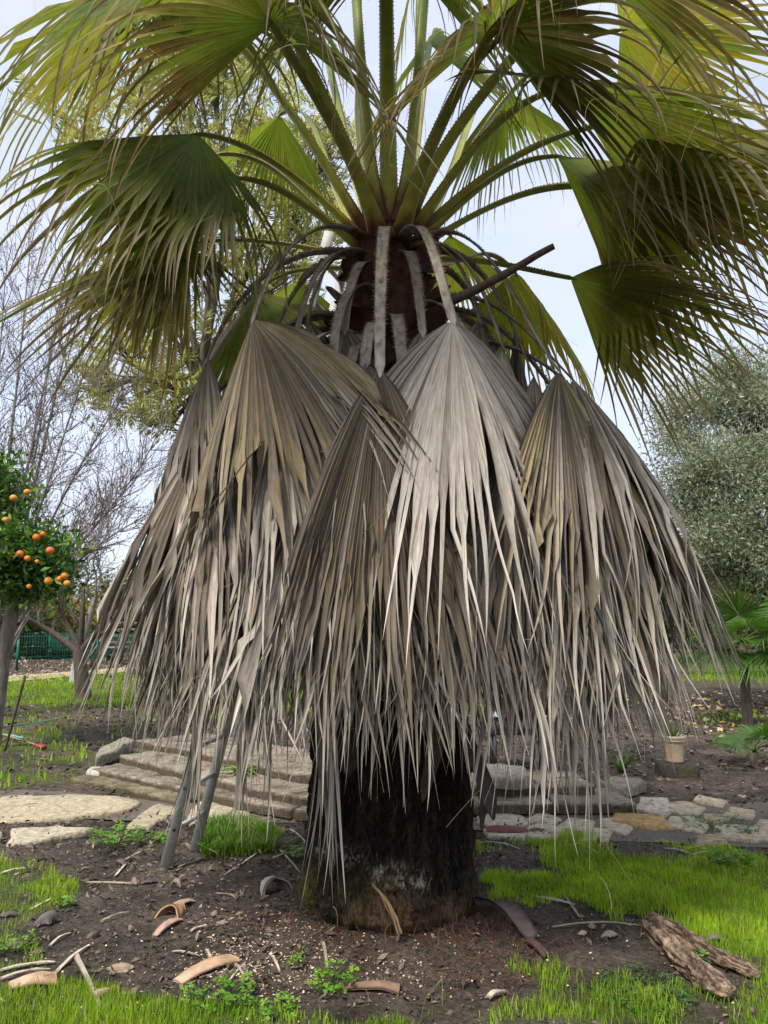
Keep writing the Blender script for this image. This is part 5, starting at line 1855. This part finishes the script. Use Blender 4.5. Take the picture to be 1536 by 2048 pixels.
log = empty('rotten_log', GP(1380, 1945))
tag(log, 'rotten split log with flaking bark lying in the grass at bottom right', 'log')
V, Q, C = log_arm([GP(1296, 1868) + UP * 0.05, GP(1335, 1905) + UP * 0.05, GP(1385, 1955) + UP * 0.045, GP(1440, 1990) + UP * 0.035, GP(1468, 2002) + UP * 0.03], [0.055, 0.075, 0.07, 0.065, 0.035], 12)
child('log_half', V, Q, M['wood'], log, col=C)
V, Q, C = log_arm([GP(1300, 1862) + UP * 0.06, GP(1360, 1890) + UP * 0.06, GP(1430, 1930) + UP * 0.04, GP(1490, 1952) + UP * 0.03, GP(1525, 1962) + UP * 0.02], [0.05, 0.06, 0.045, 0.04, 0.02], 17)
child('log_half', V, Q, M['wood'], log, col=C)

# dry strips of palm leaf and sticks, each lying on its own
STRIPS = [((110, 1955), (178, 1898), .022), ((150, 1920), (200, 2020), .03), ((0, 1948), (110, 1935), .03), ((0, 1968), (100, 1950), .02), ((450, 1752), (540, 1690), .016), ((355, 1735), (410, 1716), .014),
          ((175, 1765), (270, 1772), .02), ((230, 1755), (252, 1728), .02), ((0, 1750), (65, 1738), .03), ((1105, 1872), (1285, 1865), .018), ((1075, 1805), (1150, 1823), .04), ((1128, 1800), (1160, 1850), .02),
          ((560, 1700), (600, 1760), .02), ((545, 1722), (600, 1706), .018), ((420, 1925), (412, 1905), .02), ((470, 1940), (488, 1970), .016), ((488, 1938), (455, 1978), .014), ((345, 1910), (400, 1922), .014),
          ((380, 1876), (412, 1864), .015), ((200, 1850), (260, 1832), .014), ((100, 1890), (140, 1868), .018), ((645, 1905), (655, 1950), .022), ((540, 1920), (560, 1955), .018), ((975, 2010), (1012, 1992), .035),
          ((1110, 1695), (1180, 1690), .02), ((1150, 1690), (1200, 1712), .022), ((1360, 1705), (1420, 1690), .02), ((1380, 1716), (1450, 1712), .022), ((1400, 1698), (1455, 1722), .018), ((1330, 1700), (1400, 1722), .02),
          ((580, 1660), (620, 1700), .02), ((500, 1648), (560, 1632), .015), ((960, 1690), (1040, 1700), .015), ((250, 1720), (300, 1700), .016), ((60, 1820), (100, 1800), .02), ((430, 1790), (470, 1805), .013)]
LANDMARK = [('the peach stalk in the bottom left corner', 62, 1976), ('the peach stalk in front of the trunk', 410, 1948), ('the arched peach-brown leaf base', 345, 1840), ('the grey leaf base at the trunk foot', 560, 1800),
            ('the ladder foot', 332, 1735), ('the lush clump behind the ladder', 475, 1680), ('the large flat stone on the left', 130, 1615), ('the purplish sheath right of the trunk', 1020, 1870), ('the rotten log', 1380, 1935),
            ('the dark red sheath on the stones', 1015, 1668), ('the orange-brown flagstone', 1290, 1640), ('the weed at the right edge', 1470, 1735), ('the paper scrap', 568, 1868), ('the clover clump at the bottom edge', 665, 1988), ('the rough grass at the left edge', 40, 1790)]
used_labels = {}


def near_label(what, px, py, tail_group):
    """where a small thing lies, told by the nearest thing one can find"""
    order = sorted(LANDMARK, key=lambda l: math.hypot(px - l[1], (py - l[2]) * 1.6))
    words_ = None
    for name_, lx, ly in order[:4]:
        dx, dy = px - lx, (py - ly) * 1.6
        side = ('left of' if dx < 0 else 'right of') if abs(dx) > abs(dy) else ('behind' if dy < 0 else 'in front of')
        words_ = what + ' ' + side + ' ' + name_
        if words_ not in used_labels:
            break
    used_labels[words_] = 1
    return words_


rg = np.random.default_rng(55)
for i, (a, b, w) in enumerate(STRIPS):
    V, Q, TU, _ = plate(GP(*a), GP(*b), w * 0.85, w * 0.55, 0.003, 0.25, rg.uniform(0.0, 0.02), 700 + i, nx=4, ny=8, lift=0.006 + 0.002 * (i % 4))
    c = np.array([0.44, 0.38, 0.28]) * rg.uniform(0.65, 1.2)
    o = mobj('dry_leaf_strip', V, Q, M['dry'], col=np.tile([c], (len(V), 1)))
    lng = math.hypot(b[0] - a[0], b[1] - a[1])
    tag(o, near_label(('long ' if lng > 85 else 'short ' if lng < 45 else '') + 'dry beige leaf strip', (a[0] + b[0]) / 2, (a[1] + b[1]) / 2, 0), 'leaf strip', 'dry palm leaf strips scattered on the soil')
# curled dead broad leaves that show singly
LEAVES = [(298, 1768, .10), (270, 1772, .07), (240, 1730, .09), (130, 1775, .09), (95, 1845, .13), (240, 1945, .10), (205, 1995, .10), (250, 1990, .05), (185, 1880, .08), (150, 1862, .06), (430, 1838, .09), (500, 1755, .05), (130, 1810, .06), (108, 1818, .05),
          (225, 1880, .05), (260, 1868, .05), (350, 1778, .07), (320, 1775, .06), (20, 1830, .08), (60, 1700, .07), (170, 1740, .05), (1150, 1782, .08), (1185, 1868, .06), (1220, 1885, .08), (1165, 1880, .05), (1430, 1890, .09), (1240, 1830, .06), (1370, 1950, .09),
          (1130, 1728, .05), (1345, 2000, .09), (30, 1890, .08), (480, 1850, .05), (300, 1700, .06), (350, 1690, .06), (1450, 1745, .06), (70, 1905, .06), (540, 1880, .04), (600, 1780, .05)]
for i, (px, py, s) in enumerate(LEAVES):
    p = GP(px, py)
    a = rg.uniform(0, 2 * pi)
    d = v3(cos(a), sin(a) * 0.8, 0) * s * 0.6
    V, Q, TU, _ = plate(p - d, p + d, s * 0.62, s * 0.5, 0.0015, rg.choice([-1.1, 0.9, 1.3]) * rg.uniform(0.6, 1.2), rg.uniform(-0.01, 0.025), 760 + i, nx=7, ny=10, lift=0.008, point=True, ragged=0.45, roll=rg.uniform(-0.6, 0.6))
    tone = rg.integers(0, 4)
    c = np.array([[0.155, 0.115, 0.09], [0.22, 0.17, 0.13], [0.12, 0.10, 0.09], [0.30, 0.22, 0.15]][tone]) * rg.uniform(0.85, 1.15)
    o = mobj('dead_leaf', V, Q, M['dry'], col=np.tile([c], (len(V), 1)), smooth=True)
    tag(o, near_label(('small ' if s < 0.065 else 'large ' if s > 0.085 else '') + ('brown', 'light brown', 'dark brown', 'tan')[tone] + ' curled leaf', px, py, 0), 'leaf', 'brown dead leaves on the soil')


# ------------------------------------------------------------------ uncounted stuff: grass, litter, chips, clover
def scatter(n, box, rg, dens):
    x = rg.uniform(box[0], box[1], n)
    y = rg.uniform(box[2], box[3], n)
    k = rg.uniform(0, 1, n) < dens(x, y)
    return x[k], y[k]


def grass_blades(name, x, y, h, w, rg, cols, label, lean=0.45, hv=None):
    n = len(x)
    base = np.stack([x, y, gh(x, y) - 0.004], -1)
    a = rg.uniform(0, 2 * pi, n)
    ln = rg.uniform(0.05, lean, n)
    hh = h * rg.uniform(0.45, 1.25, n) * (1 if hv is None else hv)
    d = np.stack([np.cos(a), np.sin(a), 0 * a], -1)
    b = a + rg.uniform(0.6, 2.5, n)
    s = np.stack([np.cos(b), np.sin(b), 0 * a], -1) * (w * rg.uniform(0.7, 1.2, n))[:, None] / 2
    m = base + d * (hh * ln * 0.35)[:, None] + UP * (hh * 0.55)[:, None]
    t = base + d * (hh * ln * 1.1)[:, None] + UP * (hh * (1 - 0.25 * ln))[:, None]
    V = np.stack([base - s, base + s, m + s * 0.8, m - s * 0.8, t + s * 0.1, t - s * 0.1], 1).reshape(-1, 3)
    i = np.arange(n)[:, None] * 6
    Q = np.concatenate([i + np.array([0, 1, 2, 3]), i + np.array([3, 2, 4, 5])])
    cols = np.asarray(cols, float)
    pa_ = np.clip((fbm(x * 3, y * 3, 0, 66, 3) - 0.3) * 2.2, 0, 1)[:, None]
    c = cols[0] * (1 - pa_) + cols[1] * pa_
    c = c * rg.uniform(0.75, 1.25, (n, 1))
    dry = rg.uniform(0, 1, n) < 0.07
    c[dry] = np.array([0.35, 0.31, 0.16])
    C = np.repeat(c, 6, axis=0)
    return tag(mobj(name, V, Q, M['grass'], col=C), label, 'grass', kind='stuff')


GR = [(0.17, 0.30, 0.016), (0.32, 0.48, 0.026)]
rg = np.random.default_rng(91)
x, y = scatter(420000, (-3.2, 3.6, 2.4, 7.2), rg, lambda x, y: grass_cover(x, y) ** 1.3)
near = y < 7.2
grass_blades('near_grass', x, y, 0.050, 0.0046, rg, GR, 'short bright green grass on the ground around the palm', hv=0.45 + 1.0 * fbm(x * 2.5, y * 2.5, 0, 61, 3))
x, y = scatter(90000, (-14, 14, 7.2, 27), rg, lambda x, y: grass_cover(x, y))
grass_blades('lawn_grass', x, y, 0.09, 0.02, rg, GR, 'green grass of the lawn behind the palm')
x, y = scatter(1500, (-3.2, 3.6, 2.4, 9), rg, lambda x, y: 0.15 + 0.6 * (grass_cover(x, y) > 0.15) + 0.8 * in_poly(x, y, PATCH['left_rough']))
grass_blades('tall_grass', x, y, 0.15, 0.005, rg, [(0.11, 0.18, 0.03), (0.20, 0.24, 0.06)], 'taller straggling grass stems between the litter', lean=1.3)
# lush low clump by the ladder
x, y = scatter(26000, (-1.9, -0.3, 4.6, 6.6), rg, lambda x, y: 1.0 * in_poly(x, y, PATCH['ladder_clump']))
grass_blades('leafy_clump', x, y, 0.12, 0.014, rg, [(0.07, 0.17, 0.014), (0.13, 0.25, 0.02)], 'lush leafy green clump at the foot of the ladder', lean=0.9)


def litter(name, n, box, dens, size, cols, label, seed, tilt=0.5, asp=0.6, mat='soil_litter', cat='litter'):
    rg = np.random.default_rng(seed)
    x, y = scatter(n, box, rg, dens)
    n = len(x)
    P = np.stack([x, y, gh(x, y) + rg.uniform(0.002, 0.014, n)], -1)
    a = rg.uniform(0, 2 * pi, n)
    d = np.stack([np.cos(a), np.sin(a), rg.normal(0, tilt * 0.5, n)], -1)
    d = nrm(d)
    s = nrm(np.stack([-np.sin(a), np.cos(a), rg.normal(0, tilt, n)], -1))
    nn = np.cross(d, s)
    sz = (size * rg.uniform(0.4, 1.4, n))[:, None]
    cur = rg.normal(0, 0.18, n)[:, None] * sz
    V = np.stack([P, P + d * sz * 0.5 + s * sz * asp * 0.5 + nn * cur, P + d * sz, P + d * sz * 0.5 - s * sz * asp * 0.5 + nn * cur * 0.6], 1).reshape(-1, 3)
    return tag(mobj(name, V, np.arange(4 * n).reshape(-1, 4), M[mat], col=leaf_cols(n, cols, rg, 0.35)), label, cat, kind='stuff')


BL = [(0.10, 0.073, 0.055), (0.15, 0.11, 0.082), (0.06, 0.045, 0.036), (0.22, 0.165, 0.12), (0.08, 0.06, 0.047)]


def bare(x, y):
    return np.clip(1.05 - 1.3 * grass_cover(x, y), 0.03, 1)


litter('leaf_litter', 18000, (-3.4, 3.8, 2.5, 7.5), lambda x, y: bare(x, y) * np.clip(fbm(x * 1.1, y * 1.1, 0, 71, 3) * 2.4 - 0.75, 0.08, 1), 0.05, BL, 'small brown leaf fragments on the bare soil', 92, asp=0.38, tilt=0.8)
litter('leaf_litter', 15000, (-8, 9, 7.2, 17), lambda x, y: bare(x, y) * 0.85, 0.075, BL, 'brown leaf litter on the ground behind the palm', 93)
litter('leaf_litter', 12000, (-22, 4, 22, 40), lambda x, y: np.full(x.shape, 0.7), 0.14, [(0.30, 0.20, 0.14), (0.22, 0.15, 0.11), (0.38, 0.27, 0.19)], 'pale brown leaf carpet under the fence', 94)
litter('fallen_yellow_leaves', 1600, (4.8, 12, 11.5, 19), lambda x, y: np.full(x.shape, 0.8), 0.12, [(0.45, 0.30, 0.04), (0.36, 0.26, 0.12), (0.42, 0.34, 0.22)], 'fallen yellow leaves under the small fan palm', 95, cat='leaves')


def chipd(x, y):
    return np.clip(0.95 * np.exp(-(((x + 0.60) / 0.30) ** 2 + ((y - 4.05) / 0.42) ** 2)) + 0.7 * np.exp(-(((x + 0.25) / 0.5) ** 2 + ((y - 3.85) / 0.16) ** 2)) + 0.03, 0, 1)


litter('wood_chips', 26000, (-2.0, 1.6, 2.8, 5.4), chipd, 0.0125, [(0.56, 0.43, 0.28), (0.66, 0.53, 0.37), (0.40, 0.28, 0.17)], 'pale sawdust and wood chips strewn around the trunk foot', 96, cat='wood chips')
litter('fine_debris', 26000, (-3.0, 3.4, 2.5, 6.8), lambda x, y: bare(x, y) * 0.55, 0.016, BL + [(0.03, 0.024, 0.02)] * 3, 'crumbly dark soil debris', 97, tilt=0.9, cat='debris')


def fibres():
    rg = np.random.default_rng(98)
    acc = Acc()
    for i in range(1500):
        if i < 900:
            a, r = rg.uniform(pi * 1.05, 2 * pi * 1.02), rg.normal(0.66, 0.13)
        else:
            a, r = rg.normal(-0.95, 0.28), rg.normal(0.95, 0.22)
        p = PALM + v3(r * cos(a), r * sin(a), 0)
        p[2] = gh(p[0], p[1]) + rg.uniform(0.002, 0.02)
        d = nrm(v3(rg.normal(), rg.normal(), rg.normal(0, 0.25)))
        cu = rg.normal(0, 0.3, 3) * v3(1, 1, 0.3)
        pts = [p]
        for k in range(4):
            d = nrm(d + cu)
            pts.append(pts[-1] + d * rg.uniform(0.012, 0.03))
        pts = np.array(pts)
        w = nrm(np.cross(pts[-1] - pts[0], UP)) * 0.0011
        acc.add(np.stack([pts - w, pts + w], 1).reshape(-1, 3), grid_q(5, 2), np.array([0.115, 0.055, 0.034]) * rg.uniform(0.5, 1.8))
    tag(acc.obj('root_fibres', M['dry'], None), 'reddish palm fibres matted on the soil at the trunk foot', 'fibres', kind='stuff')


fibres()


def clover(label, px, py, rad, n, seed, lf=0.016, h=0.05, cols=((0.10, 0.24, 0.02), (0.16, 0.30, 0.03)), name='clover_plant'):
    """a clump of three-part leaves on thin stalks"""
    rg = np.random.default_rng(seed)
    c = GP(px, py)
    acc = Acc()
    for i in range(n):
        a, r = rg.uniform(0, 2 * pi), rad * sqrt(rg.uniform(0, 1))
        b = v3(c[0] + r * cos(a) * 0.5, c[1] + r * sin(a) * 0.5, 0)
        b[2] = gh(b[0], b[1])
        t = v3(c[0] + r * cos(a), c[1] + r * sin(a), 0)
        t[2] = gh(t[0], t[1]) + h * rg.uniform(0.4, 1.2)
        col = np.array(cols[rg.integers(0, len(cols))]) * rg.uniform(0.75, 1.25)
        V, Q = tube(bez(b, b + UP * 0.02, t - UP * 0.015, t, 4), 0.0011, 3, cap=False)
        acc.add(V, Q, col * 0.8)
        tl = nrm(v3(rg.normal(0, 0.3), rg.normal(0, 0.3), 1))
        e1 = nrm(np.cross(tl, v3(cos(a), sin(a), 0.1)))
        e2 = np.cross(tl, e1)
        a0 = rg.uniform(0, 2)
        for k in range(3):
            an = a0 + k * 2.094
            d = cos(an) * e1 + sin(an) * e2
            s = -sin(an) * e1 + cos(an) * e2
            l = lf * rg.uniform(0.7, 1.2)
            acc.add([t, t + d * l * 0.7 + s * l * 0.5 + tl * l * 0.2, t + d * l, t + d * l * 0.7 - s * l * 0.5 + tl * l * 0.2], [[0, 1, 2, 3]], col)
    return tag(acc.obj(name, M['leaf'], None), label, 'plant')


clover('bright green clover clump at the bottom edge in front of the trunk', 665, 1988, 0.10, 34, 1, lf=0.026, h=0.08)
clover('clover clump in the grass at the bottom left of centre', 440, 2010, 0.16, 60, 2, lf=0.022)
clover('clover clump at the bottom near the sawdust edge', 560, 2035, 0.08, 22, 3, lf=0.022)
clover('dull green clover carpet beside the rotten log', 1290, 1985, 0.22, 260, 4, lf=0.013, h=0.03, cols=((0.06, 0.12, 0.025), (0.09, 0.15, 0.04)))
clover('clover growing out of the split in the rotten log', 1395, 1935, 0.06, 16, 5, lf=0.022, h=0.07, cols=((0.13, 0.24, 0.05),))
clover('leafy weed left of the ladder foot', 230, 1690, 0.20, 60, 6, lf=0.03, h=0.10, name='leafy_weed')
clover('leafy weed between the ladder and the flat stones', 310, 1685, 0.14, 40, 7, lf=0.024, h=0.06, name='leafy_weed')
clover('small weed on the dark soil left of the curled leaf base', 130, 1815, 0.06, 18, 8, lf=0.02, h=0.06, name='leafy_weed')
clover('small weed among litter at the left edge', 20, 1900, 0.13, 36, 9, lf=0.02, h=0.05, name='leafy_weed')
clover('low green weeds between the flagstones at the right', 1440, 1655, 0.30, 120, 10, lf=0.022, h=0.05, cols=((0.06, 0.13, 0.02), (0.09, 0.17, 0.03)), name='leafy_weed')
clover('weed at the right edge above the lush grass', 1470, 1735, 0.16, 70, 11, lf=0.026, h=0.07, name='leafy_weed')
clover('weed beside the left foot of the trunk', 600, 1720, 0.12, 50, 12, lf=0.024, h=0.08, name='leafy_weed')
clover('small weed in the soil right of the bottom clover', 590, 1945, 0.04, 8, 13, lf=0.02, h=0.05, name='leafy_weed')
